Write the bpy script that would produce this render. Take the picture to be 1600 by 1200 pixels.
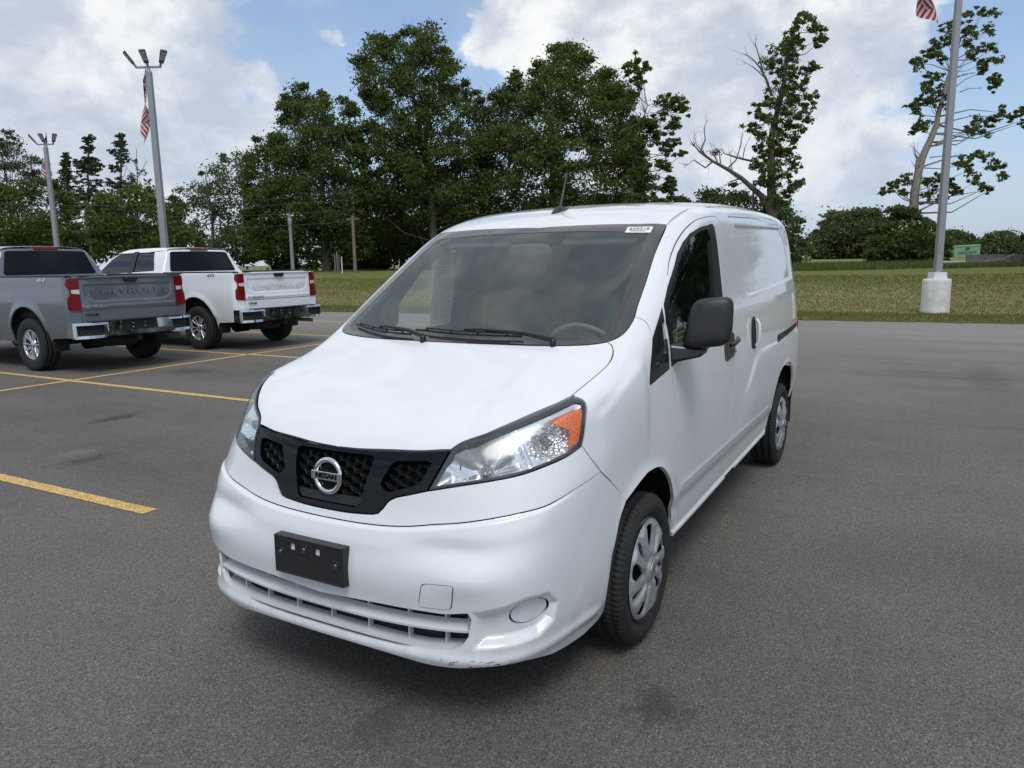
import bpy, math, random
import numpy as np
from mathutils.geometry import delaunay_2d_cdt
from mathutils import Vector, Matrix

for o in list(bpy.data.objects): bpy.data.objects.remove(o)
SC = bpy.context.scene
COL = SC.collection
rng = np.random.default_rng(7)
random.seed(7)
R = math.radians

# ------------------------------------------------------------------ camera
CAMP = np.array([2.663, 1.748, 1.509])
YAW, PITCH, ROLL, FPX = R(209.648), R(-9.43), R(-.938), 1154.3
FW = np.array([math.cos(YAW)*math.cos(PITCH), math.sin(YAW)*math.cos(PITCH), math.sin(PITCH)])
RT = np.cross(FW, [0, 0, 1]); RT /= np.linalg.norm(RT); UP = np.cross(RT, FW)
RT, UP = RT*math.cos(ROLL)+UP*math.sin(ROLL), -RT*math.sin(ROLL)+UP*math.cos(ROLL)
cd = bpy.data.cameras.new('camera'); cam = bpy.data.objects.new('camera', cd); COL.objects.link(cam)
cam.matrix_world = Matrix(((RT[0], UP[0], -FW[0], CAMP[0]), (RT[1], UP[1], -FW[1], CAMP[1]), (RT[2], UP[2], -FW[2], CAMP[2]), (0, 0, 0, 1)))
cd.sensor_fit = 'HORIZONTAL'; cd.sensor_width = 36; cd.lens = FPX/1600*36; cd.clip_start = .05; cd.clip_end = 3000
SC.camera = cam

def at(px, py, depth):
    """the place at a distance (metres along the view axis) that a picture point looks at"""
    return CAMP+depth*(FW+(px-800)/FPX*RT+(600-py)/FPX*UP)

# ------------------------------------------------------------------ sky and sun
SUN_EL, SUN_AZ = 58., 36.      # degrees; azimuth counted from +x towards +y
w = bpy.data.worlds.new('World'); SC.world = w; w.use_nodes = True
nt = w.node_tree; nt.nodes.clear()
def N(t, typ, **k):
    n = t.nodes.new(typ)
    for a, b in k.items():
        if a[0] == '_': n.inputs[int(a[1:])].default_value = b
        else: setattr(n, a, b)
    return n
def LK(t, a, b): t.links.new(a, b)
def MATH(t, op, a, b=None, clamp=False):
    n = t.nodes.new('ShaderNodeMath'); n.operation = op; n.use_clamp = clamp
    for i, v in enumerate((a, b)):
        if v is None: continue
        if isinstance(v, (int, float)): n.inputs[i].default_value = v
        else: t.links.new(v, n.inputs[i])
    return n.outputs[0]
def RAMP(t, fac, stops, interp='LINEAR'):
    n = t.nodes.new('ShaderNodeValToRGB'); n.color_ramp.interpolation = interp
    el = n.color_ramp.elements
    while len(el) < len(stops): el.new(.5)
    for e, (p, c) in zip(el, stops):
        e.position = p; e.color = (c, c, c, 1) if isinstance(c, (int, float)) else (*c, 1)
    t.links.new(fac, n.inputs[0]); return n.outputs[0]
def MIX(t, fac, a, b, mode='MIX'):
    n = t.nodes.new('ShaderNodeMix'); n.data_type = 'RGBA'; n.blend_type = mode
    for s, v in ((n.inputs[0], fac), (n.inputs[6], a), (n.inputs[7], b)):
        if isinstance(v, (int, float)): s.default_value = v
        elif isinstance(v, tuple): s.default_value = (*v, 1)
        else: t.links.new(v, s)
    return n.outputs[2]
sky = N(nt, 'ShaderNodeTexSky', sky_type='NISHITA', sun_disc=False, sun_elevation=R(SUN_EL), sun_rotation=R(90-SUN_AZ), altitude=200, air_density=1.0, dust_density=1.6, ozone_density=2.0)
tc = N(nt, 'ShaderNodeTexCoord')
sep = N(nt, 'ShaderNodeSeparateXYZ'); LK(nt, tc.outputs['Generated'], sep.inputs[0])
# clouds: a layer overhead, seen in perspective (direction / height), plus upright cumulus noise in plain direction space
zz = MATH(nt, 'ADD', MATH(nt, 'MAXIMUM', sep.outputs[2], 0.), .16)
cmb = N(nt, 'ShaderNodeCombineXYZ')
LK(nt, MATH(nt, 'DIVIDE', sep.outputs[0], zz), cmb.inputs[0]); LK(nt, MATH(nt, 'DIVIDE', sep.outputs[1], zz), cmb.inputs[1])
mp1 = N(nt, 'ShaderNodeMapping'); mp1.inputs['Location'].default_value = (3.1, 1.7, 0); LK(nt, cmb.outputs[0], mp1.inputs[0])
n1 = N(nt, 'ShaderNodeTexNoise', noise_dimensions='2D', _2=.85, _3=9., _4=.56, _8=.35); LK(nt, mp1.outputs[0], n1.inputs[0])
n2 = N(nt, 'ShaderNodeTexNoise', _2=6.5, _3=11., _4=.62, _8=.25)
mp2 = N(nt, 'ShaderNodeMapping'); mp2.inputs['Scale'].default_value = (1, 1, 1.5); mp2.inputs['Location'].default_value = (0.4, 0.1, .35)
LK(nt, tc.outputs['Generated'], mp2.inputs[0]); LK(nt, mp2.outputs[0], n2.inputs[0])
# where the larger banks and the blue gaps stand (directions in the real sky, all round)
def dirn(px, py):
    v = at(px, py, 1.)-CAMP; v /= np.linalg.norm(v); return v
def bank(v, sharp, amt):
    d = N(nt, 'ShaderNodeVectorMath', operation='DOT_PRODUCT'); LK(nt, WARP, d.inputs[0]); d.inputs[1].default_value = tuple(v)
    e = MATH(nt, 'POWER', math.e, MATH(nt, 'MULTIPLY', MATH(nt, 'SUBTRACT', d.outputs['Value'], 1.), sharp))
    return MATH(nt, 'MULTIPLY', e, amt)
banks = [((60, 60), 26, .36), ((180, 120), 60, .10), ((960, 110), 110, .30), ((1060, 40), 90, .24), ((1350, 190), 170, .34), ((1180, 130), 150, .18), ((1270, 20), 260, .12), ((745, 52), 1500, .34), ((520, 46), 1800, .30), ((385, 192), 2200, .26), ((840, 90), 900, .22),
         ((520, 90), 34, -.46), ((700, 10), 120, -.30), ((330, 60), 200, -.20), ((1570, 130), 160, -.26), ((1130, 10), 420, -.20), ((1330, 290), 150, -.14), ((1500, 330), 60, -.14), ((1500, 100), 300, -.08), ((1130, -420), 10, .2), ((250, -500), 10, .15)]
wn = N(nt, 'ShaderNodeTexNoise', _2=5., _3=6., _4=.6); LK(nt, tc.outputs['Generated'], wn.inputs[0])
wv = N(nt, 'ShaderNodeVectorMath', operation='MULTIPLY_ADD'); LK(nt, wn.outputs['Color'], wv.inputs[0]); wv.inputs[1].default_value = (.22, .22, .22); LK(nt, tc.outputs['Generated'], wv.inputs[2])
wv2 = N(nt, 'ShaderNodeVectorMath', operation='SUBTRACT'); LK(nt, wv.outputs[0], wv2.inputs[0]); wv2.inputs[1].default_value = (.11, .11, .11)
wn_ = N(nt, 'ShaderNodeVectorMath', operation='NORMALIZE'); LK(nt, wv2.outputs[0], wn_.inputs[0]); WARP = wn_.outputs[0]
acc = None
for (px, py), s, a in banks:
    b = bank(dirn(px, py), s, a); acc = b if acc is None else MATH(nt, 'ADD', acc, b)
dens = MATH(nt, 'ADD', MATH(nt, 'ADD', MATH(nt, 'MULTIPLY', n1.outputs[0], .35), MATH(nt, 'MULTIPLY', n2.outputs[0], .90)), acc)
cover = RAMP(nt, dens, [(.58, 0.), (.635, .6), (.70, 1.)], 'B_SPLINE')
# veil: thin high cloud everywhere
n3 = N(nt, 'ShaderNodeTexNoise', _2=2.2, _3=7., _4=.6, _8=.6); mp3 = N(nt, 'ShaderNodeMapping'); mp3.inputs['Scale'].default_value = (1, 1, 3.2)
LK(nt, tc.outputs['Generated'], mp3.inputs[0]); LK(nt, mp3.outputs[0], n3.inputs[0])
veil = RAMP(nt, n3.outputs[0], [(.34, .05), (.70, .50)])
# shade inside the clouds: denser bellies greyer, sunlit billows white
n4 = N(nt, 'ShaderNodeTexNoise', _2=7.5, _3=10., _4=.60, _8=.2)
mp4 = N(nt, 'ShaderNodeMapping'); mp4.inputs['Scale'].default_value = (1, 1, 1.4); mp4.inputs['Location'].default_value = (.43, .12, .40)
LK(nt, tc.outputs['Generated'], mp4.inputs[0]); LK(nt, mp4.outputs[0], n4.inputs[0])
ccol = RAMP(nt, n4.outputs[0], [(.40, (.55, .61, .71)), (.49, (.69, .74, .81)), (.57, (.90, .92, .94)), (.66, (1., 1., .99))])
vcol = (.56, .67, .84)
bg = N(nt, 'ShaderNodeBackground', _1=.15); LK(nt, MIX(nt, 1., sky.outputs[0], (1.0, 1.06, 1.12), 'MULTIPLY'), bg.inputs[0])
bg2 = N(nt, 'ShaderNodeBackground', _0=(*vcol, 1), _1=.80)
bg3 = N(nt, 'ShaderNodeBackground', _1=1.0); LK(nt, ccol, bg3.inputs[0])
m1 = N(nt, 'ShaderNodeMixShader'); LK(nt, veil, m1.inputs[0]); LK(nt, bg.outputs[0], m1.inputs[1]); LK(nt, bg2.outputs[0], m1.inputs[2])
m2 = N(nt, 'ShaderNodeMixShader'); LK(nt, cover, m2.inputs[0]); LK(nt, m1.outputs[0], m2.inputs[1]); LK(nt, bg3.outputs[0], m2.inputs[2])
bg4 = N(nt, 'ShaderNodeBackground', _0=(.60, .72, .90, 1), _1=.84); m3 = N(nt, 'ShaderNodeMixShader')   # pale air low over the horizon
LK(nt, RAMP(nt, sep.outputs[2], [(0., .75), (.10, .35), (.28, 0.)]), m3.inputs[0]); LK(nt, m2.outputs[0], m3.inputs[1]); LK(nt, bg4.outputs[0], m3.inputs[2])
wo = N(nt, 'ShaderNodeOutputWorld'); LK(nt, m3.outputs[0], wo.inputs[0])
sl = bpy.data.lights.new('sun', 'SUN'); sl.energy = 1.8; sl.angle = R(26); sl.color = (1, .965, .91)
so = bpy.data.objects.new('sun', sl); COL.objects.link(so)
sd = Vector((math.cos(R(SUN_EL))*math.cos(R(SUN_AZ)), math.cos(R(SUN_EL))*math.sin(R(SUN_AZ)), math.sin(R(SUN_EL))))
so.rotation_euler = sd.to_track_quat('Z', 'Y').to_euler(); so.location = (0, 0, 40)
SC.view_settings.view_transform = 'Standard'; SC.view_settings.look = 'None'; SC.view_settings.exposure = 0; SC.view_settings.gamma = 1
SC.view_settings.use_curve_mapping = False
try:
    SC.cycles.use_denoising = True; SC.cycles.max_bounces = 8; SC.cycles.transparent_max_bounces = 16
except Exception: pass

# ------------------------------------------------------------------ naming helpers
def tag(o, label=None, cat=None, group=None, kind=None):
    if label: o['label'] = label
    if cat: o['category'] = cat
    if group: o['group'] = group
    if kind: o['kind'] = kind
    return o
def empty(name, loc=(0, 0, 0), rz=0, label=None, cat=None, group=None):
    o = bpy.data.objects.new(name, None); o.empty_display_size = .2; COL.objects.link(o); o.location = loc; o.rotation_euler = (0, 0, rz)
    return tag(o, label, cat, group)
def link(name, me, mat=None, parent=None):
    o = bpy.data.objects.new(name, me); COL.objects.link(o)
    if mat is not None and len(me.materials) == 0:
        for m in (mat if isinstance(mat, (list, tuple)) else [mat]): me.materials.append(m)
    if parent is not None: o.parent = parent
    return o
def copy_tree(o, parent=None):
    c = o.copy(); COL.objects.link(c); c.parent = parent
    for ch in list(o.children): copy_tree(ch, c)
    return c

class MB:
    """collects boxes, tubes, lathes and loose faces into one mesh"""
    def __init__(s): s.v = []; s.f = []; s.sm = []; s.mi = []
    def add(s, vs, fs, smooth=False, mi=0):
        k = len(s.v); s.v.extend([tuple(map(float, p)) for p in vs]); s.f.extend([tuple(k+i for i in f) for f in fs]); s.sm.extend([smooth]*len(fs)); s.mi.extend([mi]*len(fs)); return s
    def hexa(s, p, mi=0):
        return s.add(p, [(0, 3, 2, 1), (4, 5, 6, 7), (0, 1, 5, 4), (1, 2, 6, 5), (2, 3, 7, 6), (3, 0, 4, 7)], mi=mi)
    def box(s, c, d, rot=None, mi=0, taper=1.):
        P = []
        for z in (-1, 1):
            t = taper if z > 0 else 1
            for x, y in ((-1, -1), (1, -1), (1, 1), (-1, 1)):
                q = Vector((x*d[0]/2*t, y*d[1]/2*t, z*d[2]/2))
                if rot is not None: q = rot @ q
                P.append(Vector(c)+q)
        return s.hexa(P, mi)
    def tube(s, pts, rad, n=8, caps=True, smooth=True, mi=0):
        pts = [Vector(p) for p in pts]; rad = rad if hasattr(rad, '__len__') else [rad]*len(pts)
        vs = []; fs = []; up = None
        for i, p in enumerate(pts):
            t = (pts[min(i+1, len(pts)-1)]-pts[max(i-1, 0)]).normalized()
            if up is None: up = Vector((0, 0, 1)) if abs(t.z) < .9 else Vector((1, 0, 0))
            a = t.cross(up).normalized(); b = a.cross(t).normalized(); up = b
            for k in range(n):
                th = 2*math.pi*k/n; vs.append(p+(a*math.cos(th)+b*math.sin(th))*rad[i])
        for i in range(len(pts)-1):
            for k in range(n): fs.append((i*n+k, i*n+(k+1) % n, (i+1)*n+(k+1) % n, (i+1)*n+k))
        s.add(vs, fs, smooth, mi)
        if caps:
            s.add(vs[:n], [tuple(range(n))], False, mi); s.add(vs[-n:], [tuple(reversed(range(n)))], False, mi)
        return s
    def lathe(s, prof, n=32, M=None, smooth=True, mi=0):
        """prof: (radius, height) pairs round the z axis, M places it"""
        vs = []; fs = []
        for r_, h in prof:
            for k in range(n):
                th = 2*math.pi*k/n; p = Vector((r_*math.cos(th), r_*math.sin(th), h)); vs.append(M @ p if M else p)
        for i in range(len(prof)-1):
            for k in range(n): fs.append((i*n+k, i*n+(k+1) % n, (i+1)*n+(k+1) % n, (i+1)*n+k))
        return s.add(vs, fs, smooth, mi)
    def prism(s, poly, M, d, mi=0):
        """poly: 2D outline, M maps (x,y,0..d)"""
        n = len(poly); a = [M @ Vector((x, y, 0)) for x, y in poly]; b = [M @ Vector((x, y, d)) for x, y in poly]
        s.add(a+b, [tuple(range(n-1, -1, -1)), tuple(range(n, 2*n))]+[(i, (i+1) % n, n+(i+1) % n, n+i) for i in range(n)], mi=mi); return s
    def build(s, name, mat, parent=None, bevel=0, seg=2):
        me = bpy.data.meshes.new(name); me.from_pydata(s.v, [], s.f); me.polygons.foreach_set('use_smooth', s.sm); me.polygons.foreach_set('material_index', s.mi)
        me.update(); o = link(name, me, mat, parent)
        if bevel:
            b = o.modifiers.new('bevel', 'BEVEL'); b.width = bevel; b.segments = seg; b.limit_method = 'ANGLE'; b.angle_limit = R(35); b.harden_normals = False
        return o

def arr_mesh(name, V, T, mat=None, parent=None, smooth=True, normals=None):
    me = bpy.data.meshes.new(name); V = np.asarray(V, np.float32); T = np.asarray(T, np.int32); k = T.shape[1]
    me.vertices.add(len(V)); me.vertices.foreach_set('co', V.ravel()); me.loops.add(T.size); me.loops.foreach_set('vertex_index', T.ravel())
    me.polygons.add(len(T)); me.polygons.foreach_set('loop_start', np.arange(0, T.size, k, dtype=np.int32)); me.polygons.foreach_set('loop_total', np.full(len(T), k, np.int32))
    me.polygons.foreach_set('use_smooth', np.full(len(T), smooth)); me.update(calc_edges=True)
    if normals is not None: me.normals_split_custom_set_from_vertices([tuple(n) for n in np.asarray(normals, float)])
    return link(name, me, mat, parent)

# ------------------------------------------------------------------ materials
def new_mat(name):
    m = bpy.data.materials.new(name); m.use_nodes = True; t = m.node_tree; b = t.nodes['Principled BSDF']; return m, t, b
def simple(name, col, rough=.5, metal=0., coat=0., var=.0, vs=8., bump=0., bs=60., spec=.5, trans=0., emis=None):
    m, t, b = new_mat(name)
    b.inputs['Base Color'].default_value = (*col, 1); b.inputs['Roughness'].default_value = rough; b.inputs['Metallic'].default_value = metal
    b.inputs['Coat Weight'].default_value = coat; b.inputs['Coat Roughness'].default_value = .04; b.inputs['Specular IOR Level'].default_value = spec; b.inputs['Transmission Weight'].default_value = trans
    tc_ = N(t, 'ShaderNodeTexCoord')
    if var > 0:
        n = N(t, 'ShaderNodeTexNoise', _2=vs, _3=6., _4=.6); LK(t, tc_.outputs['Object'], n.inputs[0])
        c = RAMP(t, n.outputs[0], [(.3, tuple(v*(1-var) for v in col)), (.7, tuple(min(1, v*(1+var)) for v in col))]); LK(t, c, b.inputs['Base Color'])
        LK(t, RAMP(t, n.outputs[0], [(.3, max(0, rough-.08)), (.7, min(1, rough+.08))]), b.inputs['Roughness'])
    if bump > 0:
        n = N(t, 'ShaderNodeTexNoise', _2=bs, _3=4.); LK(t, tc_.outputs['Object'], n.inputs[0])
        bp = N(t, 'ShaderNodeBump', _0=bump, _1=.01); LK(t, n.outputs[0], bp.inputs['Height']); LK(t, bp.outputs[0], b.inputs['Normal'])
    return m
def glass_mat(name, tint, gloss=1.0, rough=.0, ior=1.52, film=.0):
    """thin pane: mirrors by Fresnel and lets the rest through, tinted"""
    m, t, b = new_mat(name); t.nodes.remove(b); out = t.nodes['Material Output']
    tr = N(t, 'ShaderNodeBsdfTransparent', _0=(*tint, 1)); gl = N(t, 'ShaderNodeBsdfGlossy', _1=rough); gl.inputs[0].default_value = (gloss*.93, gloss, gloss*.985, 1)
    mx = N(t, 'ShaderNodeMixShader'); ge = N(t, 'ShaderNodeNewGeometry'); dp = N(t, 'ShaderNodeVectorMath', operation='DOT_PRODUCT'); LK(t, ge.outputs['Normal'], dp.inputs[0]); LK(t, ge.outputs['Incoming'], dp.inputs[1])
    sc_ = MATH(t, 'POWER', MATH(t, 'SUBTRACT', 1., MATH(t, 'ABSOLUTE', dp.outputs['Value']), True), 5.); f0 = ((ior-1)/(ior+1))**2*2   # two faces of the pane
    f_ = MATH(t, 'ADD', MATH(t, 'MULTIPLY', sc_, 1-f0), f0, True)
    LK(t, f_, mx.inputs[0]); LK(t, tr.outputs[0], mx.inputs[1]); LK(t, gl.outputs[0], mx.inputs[2])
    last = mx
    if film > 0:   # pale film outside: dust, and on the windshield also painted-in sky reflection
        df = N(t, 'ShaderNodeBsdfDiffuse', _0=(.50, .57, .57, 1)); m3 = N(t, 'ShaderNodeMixShader')
        tc_ = N(t, 'ShaderNodeTexCoord'); n = N(t, 'ShaderNodeTexNoise', _2=3., _3=7., _4=.65); LK(t, tc_.outputs['Object'], n.inputs[0])
        LK(t, MATH(t, 'MULTIPLY', RAMP(t, n.outputs[0], [(.35, .35), (.7, 1.)]), film), m3.inputs[0]); LK(t, mx.outputs[0], m3.inputs[1]); LK(t, df.outputs[0], m3.inputs[2]); last = m3
    LK(t, last.outputs[0], out.inputs[0]); return m

# ------------------------------------------------------------------ smooth car-body surfaces
class Sp:
    """natural cubic spline through (x, y) pairs"""
    def __init__(s, pts):
        p = sorted(pts); s.x = x = np.array([a for a, _ in p], float); s.y = y = np.array([b for _, b in p], float)
        n = len(x); h = np.diff(x); A = np.zeros((n, n)); r = np.zeros(n); A[0, 0] = A[-1, -1] = 1
        for i in range(1, n-1):
            A[i, i-1] = h[i-1]; A[i, i] = 2*(h[i-1]+h[i]); A[i, i+1] = h[i]; r[i] = 6*((y[i+1]-y[i])/h[i]-(y[i]-y[i-1])/h[i-1])
        s.m = np.linalg.solve(A, r)
        g = np.linspace(x[0], x[-1], 500); s.g0 = x[0]; s.gs = g[1]-g[0]; s.t = s._ev(g); e = s.gs*.01
        s.d = (s._ev(np.minimum(g+e, x[-1]))-s._ev(np.maximum(g-e, x[0])))/(np.minimum(g+e, x[-1])-np.maximum(g-e, x[0]))*s.gs
        s.e0 = s.d[0]/s.gs; s.e1 = s.d[-1]/s.gs
    def _ev(s, t):
        x, y, m = s.x, s.y, s.m
        i = np.clip(np.searchsorted(x, t)-1, 0, len(x)-2); h = x[i+1]-x[i]; a = (x[i+1]-t)/h; b = 1-a
        return a*y[i]+b*y[i+1]+((a**3-a)*m[i]+(b**3-b)*m[i+1])*h*h/6
    def __call__(s, t):
        u = (np.asarray(t, float)-s.g0)/s.gs; n = len(s.t); uc = np.clip(u, 0, n-1.001); i = uc.astype(int); fr = uc-i
        a = s.t[i]; b = s.t[i+1]; p = s.d[i]; q = s.d[i+1]; c = b-a; v = a+fr*(p+fr*((3*c-2*p-q)+fr*(p+q-2*c)))
        return v+np.where(u < 0, u*s.gs*s.e0, 0)+np.where(u > n-1, (u-n+1)*s.gs*s.e1, 0)
def ss(t, a, b):
    u = np.clip((t-a)/(b-a), 0, 1); return u*u*u*(u*(6*u-15)+10)
def smax(a, b, k):
    h = np.maximum(k-np.abs(a-b), 0)/k; return np.maximum(a, b)+h*h*h*k/6
def poly_sd(P, poly):
    """signed distance (negative inside) of 2D points to a closed polygon"""
    poly = np.asarray(poly, float); d2 = np.full(len(P), 1e9); ins = np.zeros(len(P), bool)
    for i in range(len(poly)):
        a = poly[i]; b = poly[(i+1) % len(poly)]; e = b-a; L = e@e
        if L < 1e-14: continue
        q = P-a; t = np.clip((q@e)/L, 0, 1); d = q-t[:, None]*e; d2 = np.minimum(d2, (d*d).sum(1))
        c = ((a[1] > P[:, 1]) != (b[1] > P[:, 1]))
        if abs(e[1]) > 1e-12: ins ^= c & (P[:, 0] < a[0]+(P[:, 1]-a[1])*e[0]/e[1])
    s = np.sqrt(d2); return np.where(ins, -s, s)
def grad(F, X, e=.0015):
    g = np.stack([F(X+np.eye(3)[i]*e)-F(X-np.eye(3)[i]*e) for i in range(3)], -1); return g/np.maximum(np.linalg.norm(g, axis=1, keepdims=True), 1e-12)

class Chart:
    """2D chart of a surface F = 0: to2(point) gives chart coordinates, ray(ab) an outside start point and inward direction"""
    def __init__(s, kind, F, **k): s.kind = kind; s.F = F; s.k = k
    def to2(s, P):
        P = np.atleast_2d(np.asarray(P, float))
        if s.kind == 'side': return P[:, [0, 2]]
        if s.kind == 'top': return P[:, [0, 1]]
        if s.kind == 'front': return P[:, [1, 2]]
        if s.kind == 'ob': return np.stack([P[:, 0], (P[:, 1]*s.k['cs']-P[:, 2]*s.k['sn'])], -1)
        if s.kind == 'cyl': return np.stack([np.arctan2(P[:, 1], P[:, 0]-s.k['x0'])*.9, P[:, 2]], -1)
    def rays(s, ab):
        a, b = ab[:, 0], ab[:, 1]; z = np.zeros_like(a); o = np.ones_like(a)
        if s.kind == 'side': return np.stack([a, z+1.3, b], -1), np.stack([z, -o, z], -1)
        if s.kind == 'top': return np.stack([a, b, z+2.4], -1), np.stack([z, z, -o], -1)
        if s.kind == 'front': sg = s.k.get('sg', 1); return np.stack([z+s.k.get('x', 1.6), a, b], -1), np.stack([-sg*o, z, z], -1)
        if s.kind == 'ob':
            c, sn = s.k['cs'], s.k['sn']   # view direction (0, sn, c)
            return np.stack([a, b*c+sn*2.6, -b*sn+c*2.6], -1), np.stack([z, -sn*o, -c*o], -1)
        if s.kind == 'cyl':
            th = a/.9; d = np.stack([np.cos(th), np.sin(th), z], -1); return d*2.0*np.array([1, 1, 0])+np.stack([z+s.k['x0'], z, b], -1), -d
    def lift(s, ab):
        P0, D = s.rays(ab); t = np.zeros(len(ab)); F = s.F
        for _ in range(34):
            f = F(P0+t[:, None]*D); t = t+np.clip(f, -.2, .4)*.97
        e = 1e-4
        for _ in range(4):
            f = F(P0+t[:, None]*D); f2 = F(P0+(t+e)[:, None]*D); sl_ = (f2-f)/e; sl_ = np.where(np.abs(sl_) < .08, -.08, sl_); t = t-np.clip(f/sl_, -.02, .02)
        return P0+t[:, None]*D

def densify(P, h, closed=True):
    out = []; n = len(P)
    for i in range(n if closed else n-1):
        a = P[i]; b = P[(i+1) % n]; k = max(1, int(math.ceil(np.linalg.norm(b-a)/h)))
        for j in range(k): out.append(a+(b-a)*j/k)
    if not closed: out.append(P[-1])
    return np.array(out)
def smooth_poly(P, it=2, keep=35):
    """Chaikin-like rounding of a closed 2D/3D polygon, keeping corners sharper than keep degrees apart"""
    P = np.asarray(P, float)
    for _ in range(it):
        out = []; n = len(P)
        for i in range(n):
            a, b, c = P[i-1], P[i], P[(i+1) % n]
            u = b-a; v = c-b; lu = np.linalg.norm(u); lv = np.linalg.norm(v)
            if lu < 1e-9 or lv < 1e-9: continue
            ang = math.degrees(math.acos(max(-1, min(1, float(u@v)/(lu*lv)))))
            if ang > keep or ang < 1.: out.append(b)
            else: out += [b-u*.25, b+v*.25]
        P = np.array(out)
    return P
def area2(P): x, y = P[:, 0], P[:, 1]; return .5*np.sum(x*np.roll(y, -1)-y*np.roll(x, -1))

def panel(name, ch, outline, mat, parent=None, holes=(), h=.02, gap=.002, flange=.012, off=0., mirror=False, both=False, centre=False, rnd=0, flat=False, he=None, F=None, flange_mat=None, pts=None, holegap=None, ret=False):
    """one sheet cut from the surface of chart ch; outline and holes are 3D polylines (or 2D in the chart).
    gap: shut-line inset, flange: depth of the turned-in edge, off: offset along the normal,
    centre: the outline closes on y=0, the mirrored half is joined; both: the mirrored copy is returned as a second object"""
    he = he or h
    def prep(o, inset):
        o = np.asarray(o, float); q = ch.to2(o) if o.shape[1] == 3 else o
        if rnd: q = smooth_poly(q, rnd)
        if area2(q) < 0: q = q[::-1]
        q = densify(q, he*.8)
        if inset:
            e1 = q-np.roll(q, 1, 0); e2 = np.roll(q, -1, 0)-q
            e1 /= np.maximum(np.linalg.norm(e1, axis=1, keepdims=True), 1e-9); e2 /= np.maximum(np.linalg.norm(e2, axis=1, keepdims=True), 1e-9)
            n = np.stack([-(e1+e2)[:, 1], (e1+e2)[:, 0]], -1); n /= np.maximum(np.linalg.norm(n, axis=1, keepdims=True), 1e-9)
            if centre: ax = {'top': 1, 'cyl': 0, 'front': 0}[ch.kind]; m = np.abs(q[:, ax]) < 1e-4; n[m, ax] = 0
            q = q+n*inset
        return q
    q = prep(outline, gap); hs = [prep(o, -(gap if holegap is None else holegap)) for o in holes]
    lo = q.min(0); hi = q.max(0)
    gx, gy = np.meshgrid(np.arange(lo[0]+h*.5, hi[0], h), np.arange(lo[1]+h*.5, hi[1], h*.88)); gx[1::2] += h*.5
    G = np.stack([gx.ravel(), gy.ravel()], -1)
    G = G[poly_sd(G, q) < -h*.42]
    for k in hs: G = G[poly_sd(G, k) > h*.42]
    if pts is not None and len(pts):
        E_ = np.asarray(pts, float); E_ = ch.to2(E_) if E_.shape[1] == 3 else E_
        E_ = E_[poly_sd(E_, q) < -.003]
        for k in hs: E_ = E_[poly_sd(E_, k) > .003]
        # thin the plain grid where feature rows run
        if len(E_):
            cell = h*.55; ks = set(map(tuple, np.round(E_/cell).astype(int))); G = G[[tuple(g) not in ks for g in np.round(G/cell).astype(int)]] if len(G) else G
            G = np.concatenate([G, E_])
    allp = np.concatenate([q]+hs+[G]); ed = []; k0 = 0
    for L in [q]+hs:
        n = len(L); ed += [(k0+i, k0+(i+1) % n) for i in range(n)]; k0 += n
    r = delaunay_2d_cdt([Vector(p) for p in allp], ed, [], 0, 1e-7)
    V2 = np.array([tuple(v) for v in r[0]]); T = np.array([f for f in r[2] if len(f) == 3])
    cen = V2[T].mean(1); ok = poly_sd(cen, q) < 0
    for k in hs: ok &= poly_sd(cen, k) > 0
    T = T[ok]; a_, b_, c_ = V2[T[:, 0]], V2[T[:, 1]], V2[T[:, 2]]
    ar = (b_-a_)[:, 0]*(c_-a_)[:, 1]-(b_-a_)[:, 1]*(c_-a_)[:, 0]; T = T[np.abs(ar) > 1e-9]
    X = ch.lift(V2); FF = F or ch.F; Nn = grad(FF, X)
    if off: X = X+Nn*off
    # orient the faces along the normals
    fn = np.cross(X[T[:, 1]]-X[T[:, 0]], X[T[:, 2]]-X[T[:, 0]]); fl = (fn*Nn[T].mean(1)).sum(1) < 0; T[fl] = T[fl][:, ::-1]
    VV = [X]; NN = [Nn]; TT = [T]; nv = len(X)
    if flange:
        # boundary edges from face orientation
        E = np.concatenate([T[:, [0, 1]], T[:, [1, 2]], T[:, [2, 0]]]); key = E[:, 0].astype(np.int64)*nv+E[:, 1]; rk = E[:, 1].astype(np.int64)*nv+E[:, 0]
        B = E[~np.isin(key, rk)]
        if centre: B = B[~((np.abs(X[B[:, 0], 1]) < 1e-3) & (np.abs(X[B[:, 1], 1]) < 1e-3))]
        n_ = len(B); a = X[B[:, 0]]; b = X[B[:, 1]]; na = Nn[B[:, 0]]; nb = Nn[B[:, 1]]
        on = np.cross(b-a, (na+nb)/2); on /= np.maximum(np.linalg.norm(on, axis=1, keepdims=True), 1e-9)
        VV.append(np.concatenate([a, b, b-nb*flange, a-na*flange])); NN.append(np.concatenate([on]*4)); i = np.arange(n_)+nv
        TT.append(np.stack([i, i+3*n_, i+2*n_], -1)); TT.append(np.stack([i, i+2*n_, i+n_], -1))
    V = np.concatenate(VV); Nn = np.concatenate(NN); T = np.concatenate(TT)
    mir = np.array([1, -1, 1.])
    if ret: return V, Nn, T
    if centre and centre != 'half':
        k = len(V); V = np.concatenate([V, V*mir]); Nn = np.concatenate([Nn, Nn*mir]); T = np.concatenate([T, T[:, ::-1]+k])
    if mirror: V = V*mir; Nn = Nn*mir; T = T[:, ::-1]
    o = arr_mesh(name, V, T, mat, parent, True, Nn)
    if both:
        o2 = arr_mesh(name, V*mir, T[:, ::-1], mat, parent, True, Nn*mir); return o, o2
    return o

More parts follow.
